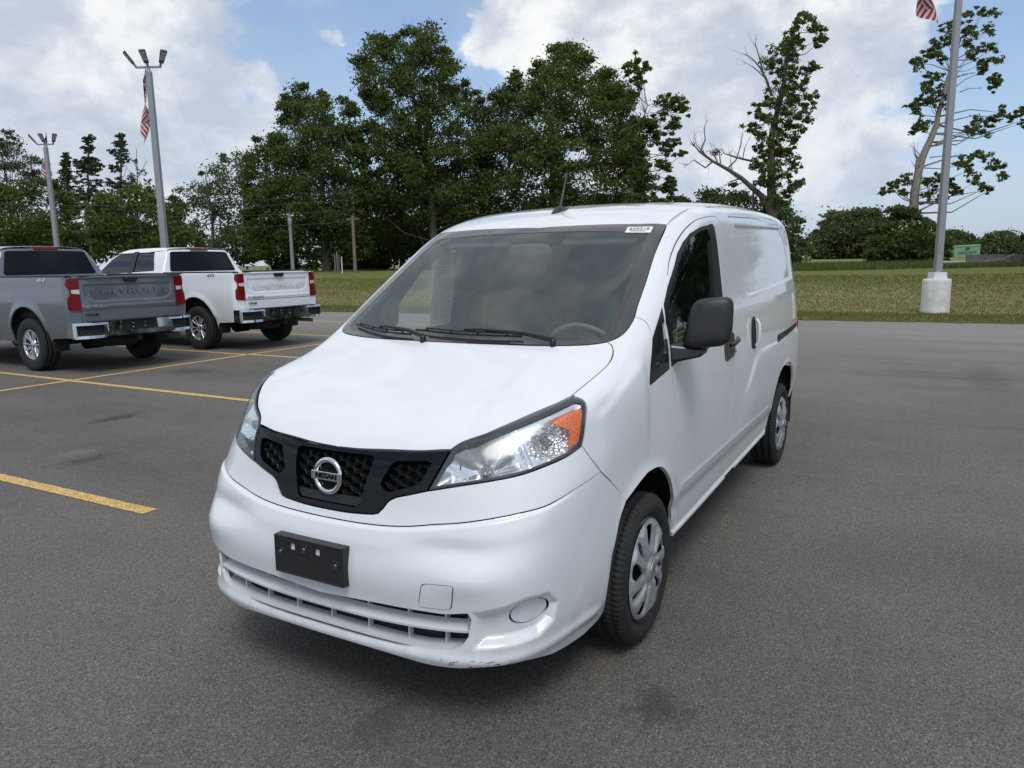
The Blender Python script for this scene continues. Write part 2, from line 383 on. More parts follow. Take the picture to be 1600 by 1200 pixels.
def cr(P, h=.010):
    """Catmull-Rom curve through an open 3D polyline"""
    P = np.asarray(P, float); Q = np.concatenate([[2*P[0]-P[1]], P, [2*P[-1]-P[-2]]]); out = []
    for i in range(1, len(Q)-2):
        a, b, c, d = Q[i-1:i+3]; L = np.linalg.norm(c-b); k = max(1, int(math.ceil(L/h)))
        ta = (c-a)/max(np.linalg.norm(c-b)+np.linalg.norm(b-a), 1e-9)*L; tb = (d-b)/max(np.linalg.norm(d-c)+np.linalg.norm(c-b), 1e-9)*L
        for j in range(k):
            t = j/k; out.append((2*t**3-3*t*t+1)*b+(t**3-2*t*t+t)*ta+(3*t*t-2*t**3)*c+(t**3-t*t)*tb)
    out.append(P[-1]); return [tuple(p) for p in out]

def text_obj(name, s, size, mat, parent=None, depth=.002, M=None, sx=1., bold=0., shear=0.):
    cu = bpy.data.curves.new(name+'_curve', 'FONT'); cu.body = s; cu.size = size; cu.extrude = depth; cu.align_x = 'CENTER'; cu.align_y = 'CENTER'; cu.offset = bold; cu.shear = shear; cu.resolution_u = 3
    t = bpy.data.objects.new(name, cu); COL.objects.link(t); bpy.context.view_layer.update()
    me = bpy.data.meshes.new_from_object(t.evaluated_get(bpy.context.evaluated_depsgraph_get())); bpy.data.objects.remove(t); bpy.data.curves.remove(cu)
    me.name = name; me.transform(Matrix.Diagonal((sx, 1, 1, 1)))
    if M is not None: me.transform(M)
    me.materials.clear(); return link(name, me, mat, parent)
def frame(o, x, z):
    """matrix with local x and z axes given"""
    x = Vector(x).normalized(); z = Vector(z); z = (z-x*z.dot(x)).normalized(); y = z.cross(x)
    return Matrix(((x.x, y.x, z.x, o[0]), (x.y, y.y, z.y, o[1]), (x.z, y.z, z.z, o[2]), (0, 0, 0, 1)))
# ------------------------------------------------------------------ ground
def edge_x(y): return -16.33-.0765*y
def terr(x, y):
    d = edge_x(y)-x
    z = .03*ss(d, 0, .5)+.74*ss(d, 1.5, 34)+.20*ss(d, 62, 130)
    return z+(.035*np.sin(x*.31+y*.17)+.025*np.sin(y*.43-x*.12))*ss(d, 1, 9)
STAINS = [(-1.75, -5.41, .34, .15, (.03, .029, .027), .75, 0), (-.62, -4.05, .30, .12, (.034, .033, .031), .6, 2), (-.72, -4.35, .22, .16, (.19, .175, .15), .45, 5), (.42, 1.03, .14, .12, (.03, .029, .028), .6, 1), (.95, .25, .16, .10, (.04, .038, .036), .4, 3), (-4.4, 4.5, .9, .5, (.05, .048, .045), .35, 4), (-8., 2.4, 1.6, .3, (.05, .048, .045), .35, 6), (.9, 3.4, .4, .3, (.05, .048, .045), .35, 7), (-4.3, -7.6, .35, .5, (.03, .029, .027), .5, 8)]
AS, t, b = new_mat('asphalt')
tc_ = N(t, 'ShaderNodeTexCoord'); O = tc_.outputs['Object']
big = N(t, 'ShaderNodeTexNoise', _2=.35, _3=8., _4=.62); LK(t, O, big.inputs[0])
mpg = N(t, 'ShaderNodeMapping'); mpg.inputs['Scale'].default_value = (.9, .16, 1); mpg.inputs['Rotation'].default_value = (0, 0, R(24)); LK(t, O, mpg.inputs[0])
swp = N(t, 'ShaderNodeTexNoise', _2=1.3, _3=7., _4=.65, _8=.6); LK(t, mpg.outputs[0], swp.inputs[0])
gr_ = N(t, 'ShaderNodeTexNoise', _2=170., _3=5., _4=.8); LK(t, O, gr_.inputs[0])
vo = N(t, 'ShaderNodeTexVoronoi', _2=185.); LK(t, O, vo.inputs[0])
vo2 = N(t, 'ShaderNodeTexVoronoi', _2=52.); LK(t, O, vo2.inputs[0])
c = RAMP(t, big.outputs[0], [(.34, (.102, .093, .083)), (.66, (.152, .139, .124))])
c = MIX(t, RAMP(t, swp.outputs[0], [(.45, 0.), (.68, .30)]), c, (.175, .166, .155))
c = MIX(t, RAMP(t, gr_.outputs[0], [(.34, .95), (.50, 0.)]), c, (.022, .021, .020))
c = MIX(t, RAMP(t, gr_.outputs[0], [(.56, 0.), (.74, .65)]), c, (.29, .28, .26))
vs_ = N(t, 'ShaderNodeSeparateColor'); LK(t, vo.outputs['Color'], vs_.inputs[0]); c = MIX(t, 1., c, RAMP(t, vs_.outputs[0], [(0., .50), (.4, .95), (.85, 1.2), (1., 1.8)]), 'MULTIPLY')
c = MIX(t, RAMP(t, vo2.outputs[0], [(.05, .8), (.085, 0.)]), c, (.42, .41, .39))
# lighter towards the grass, faint dark patches where cars stand
spx = N(t, 'ShaderNodeSeparateXYZ'); LK(t, O, spx.inputs[0])
c = MIX(t, RAMP(t, MATH(t, 'MULTIPLY', spx.outputs[0], -.05), [(.22, 0.), (.70, .72)]), c, (.255, .238, .218))
mps = N(t, 'ShaderNodeMapping'); mps.inputs['Scale'].default_value = (1.5, .12, 1); LK(t, O, mps.inputs[0])
sw2 = N(t, 'ShaderNodeTexNoise', _2=1.6, _3=8., _4=.7, _8=.4); LK(t, mps.outputs[0], sw2.inputs[0])
far_ = RAMP(t, MATH(t, 'MULTIPLY', spx.outputs[0], -.05), [(.15, .15), (.45, 1.)]); c = MIX(t, far_, c, MIX(t, 1., c, RAMP(t, sw2.outputs[0], [(.30, .62), (.44, .93), (.60, 1.05), (.72, 1.22)]), 'MULTIPLY'))
st = N(t, 'ShaderNodeTexNoise', _2=.9, _3=9., _4=.7); LK(t, O, st.inputs[0])
c = MIX(t, RAMP(t, st.outputs[0], [(.685, 0.), (.72, .7)]), c, (.035, .033, .031))
def blot(c, x, y, sx, sy, col, amt, seed):
    m = N(t, 'ShaderNodeMapping', vector_type='POINT'); m.inputs['Location'].default_value = (-x/sx, -y/sy, 0); m.inputs['Scale'].default_value = (1/sx, 1/sy, 1); LK(t, O, m.inputs[0])
    ln = N(t, 'ShaderNodeVectorMath', operation='LENGTH'); LK(t, m.outputs[0], ln.inputs[0]); nn_ = N(t, 'ShaderNodeTexNoise', _2=9.+seed, _3=6., _4=.7); LK(t, O, nn_.inputs[0])
    f_ = RAMP(t, MATH(t, 'ADD', ln.outputs['Value'], MATH(t, 'MULTIPLY', MATH(t, 'SUBTRACT', nn_.outputs[0], .5), 3.2)), [(.35, amt), (1., 0.)]); return MIX(t, f_, c, col)
for (x, y, sx, sy, col, amt, sd_) in STAINS: c = blot(c, x, y, sx, sy, col, amt, sd_)
LK(t, c, b.inputs['Base Color']); b.inputs['Roughness'].default_value = .86; b.inputs['Specular IOR Level'].default_value = .28
bp = N(t, 'ShaderNodeBump', _0=.5, _1=.003); LK(t, gr_.outputs[0], bp.inputs['Height']); LK(t, bp.outputs[0], b.inputs['Normal'])
yy = np.linspace(-140, 140, 57); mb = MB(); V = []
for y in yy: V += [(edge_x(y)-.6, y, 0), (70, y, 0)]
mb.add(V, [(2*i, 2*i+1, 2*i+3, 2*i+2) for i in range(56)]); tag(mb.build('asphalt_lot', AS), kind='structure')

GRS, t, b = new_mat('mown_grass')
tc_ = N(t, 'ShaderNodeTexCoord'); O = tc_.outputs['Object']; sp_ = N(t, 'ShaderNodeSeparateXYZ'); LK(t, O, sp_.inputs[0])
dd = MATH(t, 'SUBTRACT', MATH(t, 'MULTIPLY', MATH(t, 'ADD', sp_.outputs[0], 16.33), -1.), MATH(t, 'MULTIPLY', sp_.outputs[1], .0765))
nb = N(t, 'ShaderNodeTexNoise', _2=.5, _3=8., _4=.65); mg = N(t, 'ShaderNodeMapping'); mg.inputs['Scale'].default_value = (1.7, .30, 1); LK(t, O, mg.inputs[0]); LK(t, mg.outputs[0], nb.inputs[0])
nf = N(t, 'ShaderNodeTexNoise', _2=26., _3=5., _4=.75); LK(t, O, nf.inputs[0])
dry = MATH(t, 'MULTIPLY', RAMP(t, nb.outputs[0], [(.32, .35), (.52, 1.)]), RAMP(t, MATH(t, 'MULTIPLY', dd, .05), [(.02, .20), (.09, 1.), (.55, .95), (.85, .08)]))
nm = N(t, 'ShaderNodeTexNoise', _2=4.5, _3=9., _4=.78); LK(t, mg.outputs[0], nm.inputs[0])
c = MIX(t, RAMP(t, nm.outputs[0], [(.36, 0.), (.64, 1.)]), (.058, .078, .018), (.185, .195, .060))
cd_ = MIX(t, RAMP(t, nm.outputs[0], [(.36, 0.), (.64, 1.)]), (.120, .110, .045), (.31, .265, .130))
c = MIX(t, dry, c, cd_)
far = RAMP(t, MATH(t, 'MULTIPLY', dd, .01), [(.40, 0.), (.60, 1.)]); c = MIX(t, MATH(t, 'MULTIPLY', far, .7), c, (.20, .19, .09))
LK(t, c, b.inputs['Base Color']); b.inputs['Roughness'].default_value = .95; b.inputs['Specular IOR Level'].default_value = .1
bp = N(t, 'ShaderNodeBump', _0=.8, _1=.03); LK(t, nf.outputs[0], bp.inputs['Height']); LK(t, bp.outputs[0], b.inputs['Normal'])
ds = np.concatenate([[-.05, .02, .1, .25, .5, .9, 1.5], np.linspace(2.5, 60, 40), np.geomspace(66, 900, 24)]); ys = np.concatenate([-np.geomspace(900, 45, 26), np.linspace(-42, 42, 430), np.geomspace(45, 900, 26)])
D_, Y_ = np.meshgrid(ds, ys, indexing='ij'); X_ = edge_x(np.clip(Y_, -150, 150))-D_+(.06*np.sin(Y_*6.3)+.05*np.sin(Y_*14.1+1)+.03*np.sin(Y_*29.))*(D_ < .3); Z_ = terr(X_, Y_)+.012
idx = np.arange(D_.size).reshape(D_.shape); Q = np.stack([idx[:-1, :-1].ravel(), idx[:-1, 1:].ravel(), idx[1:, 1:].ravel(), idx[1:, :-1].ravel()], -1)
tag(arr_mesh('grass_field', np.stack([X_.ravel(), Y_.ravel(), Z_.ravel()], -1), Q, GRS), kind='structure')
mb = MB(); mb.add([(-900, -900, -.6), (900, -900, -.6), (900, 900, -.6), (-900, 900, -.6)], [(0, 1, 2, 3)]); tag(mb.build('ground', GRS), kind='structure')
# blades
def leaf_mat(name, lo, hi, trans=.35, rough=.55):
    m, t, b = new_mat(name); g = N(t, 'ShaderNodeNewGeometry')
    c = RAMP(t, g.outputs['Random Per Island'], [(0., lo), (.55, tuple((a+b_)/2 for a, b_ in zip(lo, hi))), (1., hi)])
    tc_ = N(t, 'ShaderNodeTexCoord'); n = N(t, 'ShaderNodeTexNoise', _2=.45, _3=3.); LK(t, tc_.outputs['Object'], n.inputs[0])
    c = MIX(t, RAMP(t, n.outputs[0], [(.35, .30), (.65, 0.)]), c, tuple(v*.7 for v in lo)); LK(t, c, b.inputs['Base Color']); b.inputs['Roughness'].default_value = rough; b.inputs['Specular IOR Level'].default_value = .25
    tr = N(t, 'ShaderNodeBsdfTranslucent'); LK(t, MIX(t, .5, c, (.10, .13, .01), 'MIX'), tr.inputs[0]); mx = N(t, 'ShaderNodeMixShader', _0=trans); LK(t, b.outputs[0], mx.inputs[1]); LK(t, tr.outputs[0], mx.inputs[2]); LK(t, mx.outputs[0], t.nodes['Material Output'].inputs[0]); return m
BLD = leaf_mat('grass_blades', (.145, .15, .052), (.27, .25, .105), .5, .8)
n = 150000; u = rng.random(n); d = np.where(u < .35, rng.random(n)**1.3*2.2, 1.0+rng.random(n)**1.3*20); y = -34+rng.random(n)*46; x = edge_x(y)-d+.06*rng.standard_normal(n)*(d < .4); z = terr(x, y)
h = (.030+.045*rng.random(n))*(1+.012*d); a = rng.random(n)*6.283; wd = (.008+.006*rng.random(n))*(1+.06*d); ux, uy = np.cos(a)*wd, np.sin(a)*wd; lx, ly = rng.standard_normal((2, n))*.35*h
V = np.stack([np.stack([x-ux, y-uy, z], -1), np.stack([x+ux, y+uy, z], -1), np.stack([x+lx, y+ly, z+h], -1)], 1).reshape(-1, 3)
tag(arr_mesh('grass', V, np.arange(3*n).reshape(-1, 3), BLD, None, False), 'short mown grass along the far edge of the asphalt', 'grass', kind='stuff')
# painted lines
YEL, t, b = new_mat('yellow_road_paint'); tc_ = N(t, 'ShaderNodeTexCoord'); n_ = N(t, 'ShaderNodeTexNoise', _2=70., _3=6., _4=.8); LK(t, tc_.outputs['Object'], n_.inputs[0])
c = MIX(t, RAMP(t, n_.outputs[0], [(.41, .95), (.51, 0.)]), MIX(t, RAMP(t, n_.outputs[0], [(.4, 0.), (.7, 1.)]), (.62, .38, .10), (.76, .53, .20)), (.12, .10, .07)); LK(t, c, b.inputs['Base Color']); b.inputs['Roughness'].default_value = .8
def stripe(p, q, w_=.10):
    p = np.array(p, float); q = np.array(q, float); d = (q-p)/np.linalg.norm(q-p); n = np.array([-d[1], d[0]])*w_/2; mb = MB()
    k = max(1, int(np.linalg.norm(q-p)/.25)); V = []
    for i in range(k+1):
        m = p+(q-p)*i/k; j1, j2 = (rng.random(2)-.5)*.006; V += [(*(m-n*(1+j1*20)), .004), (*(m+n*(1+j2*20)), .004)]
    mb.add(V, [(2*i, 2*i+2, 2*i+3, 2*i+1) for i in range(k)]); return mb.build('parking_line', YEL)
lines = [stripe((.0, -14.6), (.0, -8.46)), stripe((.0, -8.36), (-.06, -2.42))]+[stripe((x, -14.6), (x, -8.46)) for x in (3.02, -3.02, -6.04, -9.07, -12.1)]+[stripe((x, -8.36), (x, -2.4)) for x in (3.02, -3.01, -6.09, -9.12, -12.1)]+[stripe((6.0, -8.40), (-14.6, -8.42))]
for l in lines: tag(l, kind='structure')
# ------------------------------------------------------------------ trees
BARK = simple('bark', (.095, .078, .062), .9, var=.4, vs=3., bump=.6, bs=14); BARK2 = simple('dead_wood', (.22, .19, .165), .9, var=.35, vs=4., bump=.6, bs=14)
LF = [leaf_mat('leaf_deep', (.050, .078, .022), (.175, .225, .066), .5), leaf_mat('leaf_mid', (.060, .090, .024), (.205, .250, .074), .5), leaf_mat('leaf_far', (.075, .095, .045), (.17, .20, .085), .45), leaf_mat('needle', (.036, .054, .032), (.095, .12, .062), .2), leaf_mat('leaf_dry', (.15, .06, .02), (.32, .12, .05))]
def leaves(C_, S_, flat=.35):
    """one diamond leaf spray per centre"""
    n = len(C_); a = rng.standard_normal((n, 3)); a /= np.linalg.norm(a, axis=1, keepdims=True); u = rng.standard_normal((n, 3)); nz = rng.standard_normal((n, 3))*np.array([.8, .8, .8])+[0, 0, .7]; nz /= np.linalg.norm(nz, axis=1, keepdims=True)
    a = np.cross(nz, a); a /= np.maximum(np.linalg.norm(a, axis=1, keepdims=True), 1e-6); b_ = np.cross(nz, a); s = S_[:, None]
    V = np.stack([C_-a*s, C_+b_*s*.55+nz*s*.12, C_+a*s, C_-b_*s*.55+nz*s*.12], 1).reshape(-1, 3); return V
def fill_clumps(poly, depth, n, r_m, thick):
    P = np.array(poly, float); lo, hi = P.min(0), P.max(0); out = []
    while len(out) < n:
        q = lo+(hi-lo)*rng.random((400, 2)); sd_ = -poly_sd(q, P); q = q[sd_ > -1.5]; s_ = sd_[sd_ > -1.5]
        for (px, py), e in zip(q, s_):
            e_m = max(e, 1)/FPX*depth; dz = min(thick, math.sqrt(e_m*thick))*(2*rng.random()-1)
            p = at(px, py, depth+dz); out.append((*p, r_m*(.55+.75*rng.random())*min(1, .45+e_m/2.2)))
            if len(out) >= n: break
    return np.array(out)
def crown_mesh(cl, per, leaf, mat, name, parent, flat=.62):
    cs = np.repeat(cl[:, :3], per, 0); rs = np.repeat(cl[:, 3], per); n = len(cs); v = rng.standard_normal((n, 3)); v /= np.linalg.norm(v, axis=1, keepdims=True); rr = rng.random(n)**.42
    lump = 1+.28*np.sin(v[:, 0]*5+cs[:, 0])*np.sin(v[:, 1]*6+cs[:, 2])
    rr = rr*np.where(rng.random(n) < .22, 1.15+.55*rng.random(n), 1.); C_ = cs+v*(rs*rr*lump)[:, None]*np.array([1, 1, flat]); S_ = leaf*(.55+.8*rng.random(n)); V = leaves(C_, S_)
    return arr_mesh(name, V, np.arange(4*n).reshape(-1, 4), mat, parent, False)
def tree(name, label, base, depth, poly=None, n=60, r=1.6, thick=4., per=110, leaf=.20, mat=0, blobs=None, trunk=None, tr=.30, limbs=22, group=None, bark=BARK, cat='tree', flat=.62, extra=None, spread=1.55):
    bp = at(*base, depth); gz = float(terr(np.array(bp[0]), np.array(bp[1]))); bp[2] = gz
    o = empty(name, tuple(bp), 0, label, cat, group)
    cl = fill_clumps(poly, depth, n, r, thick) if poly is not None else np.zeros((0, 4))
    if blobs:
        sub = []
        for x, y, q in blobs:
            for _ in range(9): a_ = rng.random()*6.283; rr_ = q*spread*rng.random()**.7; sub.append((*at(x+rr_*math.cos(a_), y+rr_*.75*math.sin(a_), depth+(rng.random()-.5)*2.6), q/FPX*depth*(.34+.50*rng.random()**2)))
        cl = np.concatenate([cl, np.array(sub)]); per = max(14, per//8)
    cl[:, :3] -= bp
    cr_ = crown_mesh(cl, per, leaf, LF[mat], 'crown', o, flat)
    mb = MB(); top = cl[:, 2].max() if len(cl) else 8
    if trunk: P = [at(x, y, depth)-bp for x, y in trunk]; P[0] = np.array([0, 0, -.3])
    else: P = [np.array([0, 0, -.3]), np.array([.1, .15, top*.25]), np.array([-.15, .1, top*.5]), np.array([.1, -.1, top*.82])]
    P = densify(np.array(P), 1.2, False); k = len(P); wob = np.cumsum(rng.standard_normal((k, 3))*.05, 0)*[1, 1, 0]; P = P+wob*np.linspace(0, 1, k)[:, None]
    rad = [tr*(1.25 if i == 0 else 1)*(1-.82*i/(k-1)) for i in range(k)]; mb.tube(P, rad, 9)
    order = rng.permutation(len(cl))[:limbs]
    for i in order:
        e = cl[i, :3]; lowk = [j for j in range(1, k) if P[j][2] < e[2]-.3] or [1]; j = lowk[max(0, len(lowk)-1-(int(rng.integers(0, 4)) if not blobs else int(rng.integers(0, 2))))] ; s = P[j]; m_ = s*.5+e*.5+np.array([0, 0, -.12*np.linalg.norm(e-s)])*(1 if rng.random() < .7 else -.6)
        L = np.linalg.norm(e-s); r0 = min(rad[j]*.6, .02+.010*L); mb.tube([s, s*.75+m_*.3-s*.05, m_, m_*.4+e*.6, e], [r0, r0*.8, r0*.55, r0*.35, r0*.12], 5, caps=False)
    if extra:
        for pts, r0 in extra:
            q = np.array([at(x, y, depth)-bp for x, y in pts]); q = q+np.stack([0*q[:, 0], 0*q[:, 0], 0*q[:, 0]], -1); kk = len(q); mb.tube(q, [r0*(1-.85*i/(kk-1)) for i in range(kk)], 6)
            for i in range(1, kk):
                for _ in range(3):
                    d_ = (q[i]-q[i-1])*.6+rng.standard_normal(3)*np.linalg.norm(q[i]-q[i-1])*.45+[0, 0, .25*np.linalg.norm(q[i]-q[i-1])]; s = q[i-1]*.4+q[i]*.6; mb.tube([s, s+d_*.5+rng.standard_normal(3)*.05, s+d_], [r0*.16, r0*.10, r0*.03], 4, caps=False)
    mb.build('trunk', bark, o); return o
TG = 'trees beyond the grass strip'
tree('pine_tree', 'tall ragged pine at the far left behind the grey pickup', (22, 410), 78, poly=[(-25, 235), (0, 205), (20, 198), (48, 205), (60, 235), (72, 262), (66, 300), (-25, 310)], n=46, r=1.2, thick=3, per=150, leaf=.13, mat=3, group=TG, flat=.4, limbs=34, tr=.25)
def pine(lbl, x, ytop, ybot, wpx, D, n):
    bl = []
    for k in range(n):
        t = k/(n-1); yy_ = ytop+(ybot-ytop)*t+3*rng.standard_normal(); w_ = wpx*(.16+.84*t**.7)*(.55+.75*rng.random())
        for s in (-1, 1):
            if rng.random() < .86: 
                L = w_*(.55+.5*rng.random()); bl += [(x+s*L*.5, yy_+2+rng.random()*5, 5+4*t), (x+s*L*.95, yy_-1+rng.random()*4, 4+3*t)]
        bl.append((x+rng.random()*2, yy_, 4.5))
    return tree('pine_tree', lbl, (x+3, 408), D, blobs=bl, per=150, leaf=.13, mat=3, trunk=[(x+3, 408), (x+1, 330), (x, 270), (x, ytop-3)], tr=.20, limbs=len(bl), group=TG, flat=.35)
pine('pine with flat tiers left of the tall light pole, second from its shaft', 138, 219, 330, 27, 80, 11)
pine('pine with a pointed top just left of the tall light pole', 187, 212, 330, 24, 82, 10)
pine('slim pine directly behind the smaller light pole', 103, 240, 335, 18, 84, 8)
tree('pine_tree', 'nearly bare thin pine beside the tall light pole', (216, 408), 83, blobs=[(212, 250, 4), (222, 268, 5), (206, 275, 4), (230, 283, 4), (214, 292, 5), (226, 300, 4)], per=50, leaf=.10, mat=3, trunk=[(216, 408), (214, 300), (212, 232)], tr=.14, limbs=6, group=TG, extra=[([(214, 290), (205, 272), (198, 262)], .05), ([(214, 280), (224, 262), (230, 250)], .05), ([(213, 300), (226, 288), (240, 280)], .05), ([(213, 262), (208, 250), (203, 243)], .04)])
tree('maple_tree', 'dense dark tree at the far left edge behind the grey pickup', (35, 412), 72, poly=[(-30, 300), (0, 288), (40, 280), (85, 285), (110, 310), (122, 350), (120, 398), (-30, 400)], n=110, r=1.3, thick=4, per=130, leaf=.17, mat=0, group=TG, tr=.28)
tree('maple_tree', 'broad rounded tree behind the white pickup cab', (225, 412), 66, poly=[(140, 335), (152, 308), (185, 291), (228, 292), (266, 303), (290, 330), (296, 362), (290, 400), (140, 402)], n=120, r=1.25, thick=4, per=140, leaf=.16, mat=1, group=TG, tr=.28)
tree('locust_tree', 'airy light tree with gaps right of the tall light pole', (335, 415), 80, poly=[(276, 296), (290, 276), (322, 268), (345, 244), (368, 228), (395, 232), (402, 280), (395, 410), (318, 410), (300, 350), (282, 330)], n=100, r=1.3, thick=3.5, per=95, leaf=.16, mat=2, group=TG, tr=.22, limbs=40)
tree('maple_tree', 'rounded dense maple left of the tallest tree, trunk beside the white pickup', (510, 420), 72, poly=[(380, 235), (405, 214), (432, 214), (436, 170), (452, 142), (482, 132), (506, 146), (520, 158), (548, 158), (556, 185), (568, 240), (574, 310), (570, 395), (520, 402), (400, 400), (382, 320)], n=340, r=1.35, thick=5, per=200, leaf=.155, mat=0, group=TG, tr=.42, limbs=50)
tree('oak_tree', 'tallest spreading tree left of the van roof', (680, 415), 74, poly=[(556, 78), (566, 52), (598, 58), (612, 66), (640, 42), (672, 36), (694, 48), (698, 88), (714, 104), (724, 128), (748, 134), (752, 168), (770, 200), (768, 300), (760, 345), (600, 345), (578, 320), (572, 275), (560, 232), (556, 200), (590, 178), (562, 140), (552, 112)], n=380, r=1.30, thick=5, per=185, leaf=.155, mat=0, group=TG, tr=.45, limbs=70, trunk=[(680, 415), (676, 330), (668, 240), (650, 160), (640, 90)])
tree('maple_tree', 'leafy tree filling the gap under the tallest tree', (628, 416), 82, poly=[(560, 300), (585, 262), (640, 250), (700, 270), (730, 300), (740, 405), (560, 405)], n=190, r=1.4, thick=5, per=170, leaf=.16, mat=1, group=TG, tr=.3)
tree('oak_tree', 'wide tree behind the middle of the van roof, right of the tallest tree', (860, 410), 76, poly=[(742, 190), (765, 150), (790, 140), (800, 116), (828, 118), (846, 88), (880, 68), (908, 70), (924, 92), (926, 116), (952, 108), (978, 118), (990, 160), (1000, 210), (1006, 270), (1004, 345), (742, 350)], n=480, r=1.35, thick=5.5, per=200, leaf=.155, mat=1, group=TG, tr=.45, limbs=60)
tree('oak_tree', 'open limbed tree at the right end of the tall row, reaching over the roof', (985, 410), 70, blobs=[(992, 200, 18), (990, 150, 13), (1000, 280, 20), (985, 330, 18), (975, 230, 18), (992, 95, 12), (1000, 112, 12), (984, 108, 9), (996, 128, 9), (1040, 158, 10), (1058, 160, 12), (1068, 172, 9), (1048, 178, 12), (1030, 188, 12), (1052, 196, 9), (1018, 200, 14), (1004, 190, 12), (1036, 212, 10), (1018, 228, 14), (1044, 236, 11), (1000, 230, 14), (1056, 224, 6), (1026, 252, 13), (1008, 268, 14), (1040, 262, 9), (1030, 288, 12), (1044, 300, 8), (1012, 300, 14), (1000, 318, 14), (1026, 316, 10), (985, 250, 18), (985, 300, 18), (1066, 240, 5), (1048, 282, 7)], per=520, leaf=.14, mat=1, group=TG, tr=.24, limbs=70, trunk=[(985, 410), (985, 320), (992, 240), (1004, 190), (1010, 165)])
tree('ash_tree', 'tall thin half dead tree with a long bare limb behind the van', (1208, 412), 60, blobs=[(1246, 36, 8), (1258, 30, 9), (1272, 40, 8), (1282, 48, 8), (1284, 62, 7), (1276, 72, 5), (1240, 52, 9), (1232, 66, 11), (1250, 66, 8), (1220, 78, 12), (1206, 92, 11), (1240, 86, 10), (1226, 98, 11), (1212, 110, 9), (1222, 124, 10), (1244, 116, 8), (1262, 108, 8), (1272, 104, 6), (1216, 142, 11), (1234, 138, 11), (1254, 132, 9), (1266, 148, 8), (1206, 158, 12), (1228, 158, 13), (1248, 156, 11), (1262, 166, 8), (1220, 176, 12), (1240, 178, 12), (1256, 186, 9), (1188, 164, 8), (1182, 182, 9), (1196, 186, 9), (1172, 196, 8), (1210, 196, 11), (1230, 198, 11), (1250, 200, 8), (1186, 206, 9), (1206, 214, 12), (1226, 216, 12), (1242, 220, 8), (1200, 232, 12), (1220, 236, 12), (1182, 232, 7), (1236, 240, 9), (1196, 252, 12), (1216, 256, 12), (1240, 258, 9), (1186, 262, 9), (1204, 272, 13), (1228, 276, 11), (1244, 284, 8), (1190, 284, 9), (1214, 292, 12), (1236, 298, 9), (1206, 310, 11), (1224, 314, 10)], per=330, leaf=.125, mat=1, group=TG, tr=.46, limbs=56, flat=.75,
     trunk=[(1208, 412), (1206, 330), (1204, 280), (1204, 220), (1212, 180), (1222, 140), (1228, 90), (1248, 50)],
     extra=[([(1196, 312), (1176, 294), (1158, 278), (1136, 264), (1114, 252), (1094, 238), (1080, 222)], .26), ([(1114, 252), (1102, 262), (1084, 250), (1068, 262)], .09), ([(1158, 278), (1142, 284), (1130, 292)], .08), ([(1176, 252), (1150, 246), (1132, 240), (1126, 232)], .10), ([(1136, 264), (1150, 250), (1158, 226), (1160, 208)], .07), ([(1094, 238), (1102, 218), (1100, 200), (1106, 186)], .07), ([(1108, 248), (1088, 226), (1084, 204)], .06), ([(1126, 258), (1124, 236), (1110, 224)], .06), ([(1206, 150), (1198, 126), (1188, 106), (1176, 92), (1162, 84)], .11), ([(1192, 112), (1186, 88), (1180, 68), (1182, 60)], .07), ([(1196, 122), (1176, 104), (1160, 96)], .05), ([(1160, 250), (1164, 230), (1172, 214)], .05)])
for (x, y, q) in [(1118, 238, 8)]:
    c3 = at(x, y, 60); dl_ = crown_mesh(np.array([[0, 0, 0, .42]]), 120, .10, LF[4], 'dry_leaf_cluster', [o for o in bpy.data.objects if o.get('label', '').startswith('tall thin half dead')][0]); dl_['kind'] = 'stuff'; dl_.location = tuple(c3-np.array(at(1208, 412, 60))*[1, 1, 0]-np.array([0, 0, float(terr(np.array(at(1208, 412, 60)[0]), np.array(at(1208, 412, 60)[1])))]))
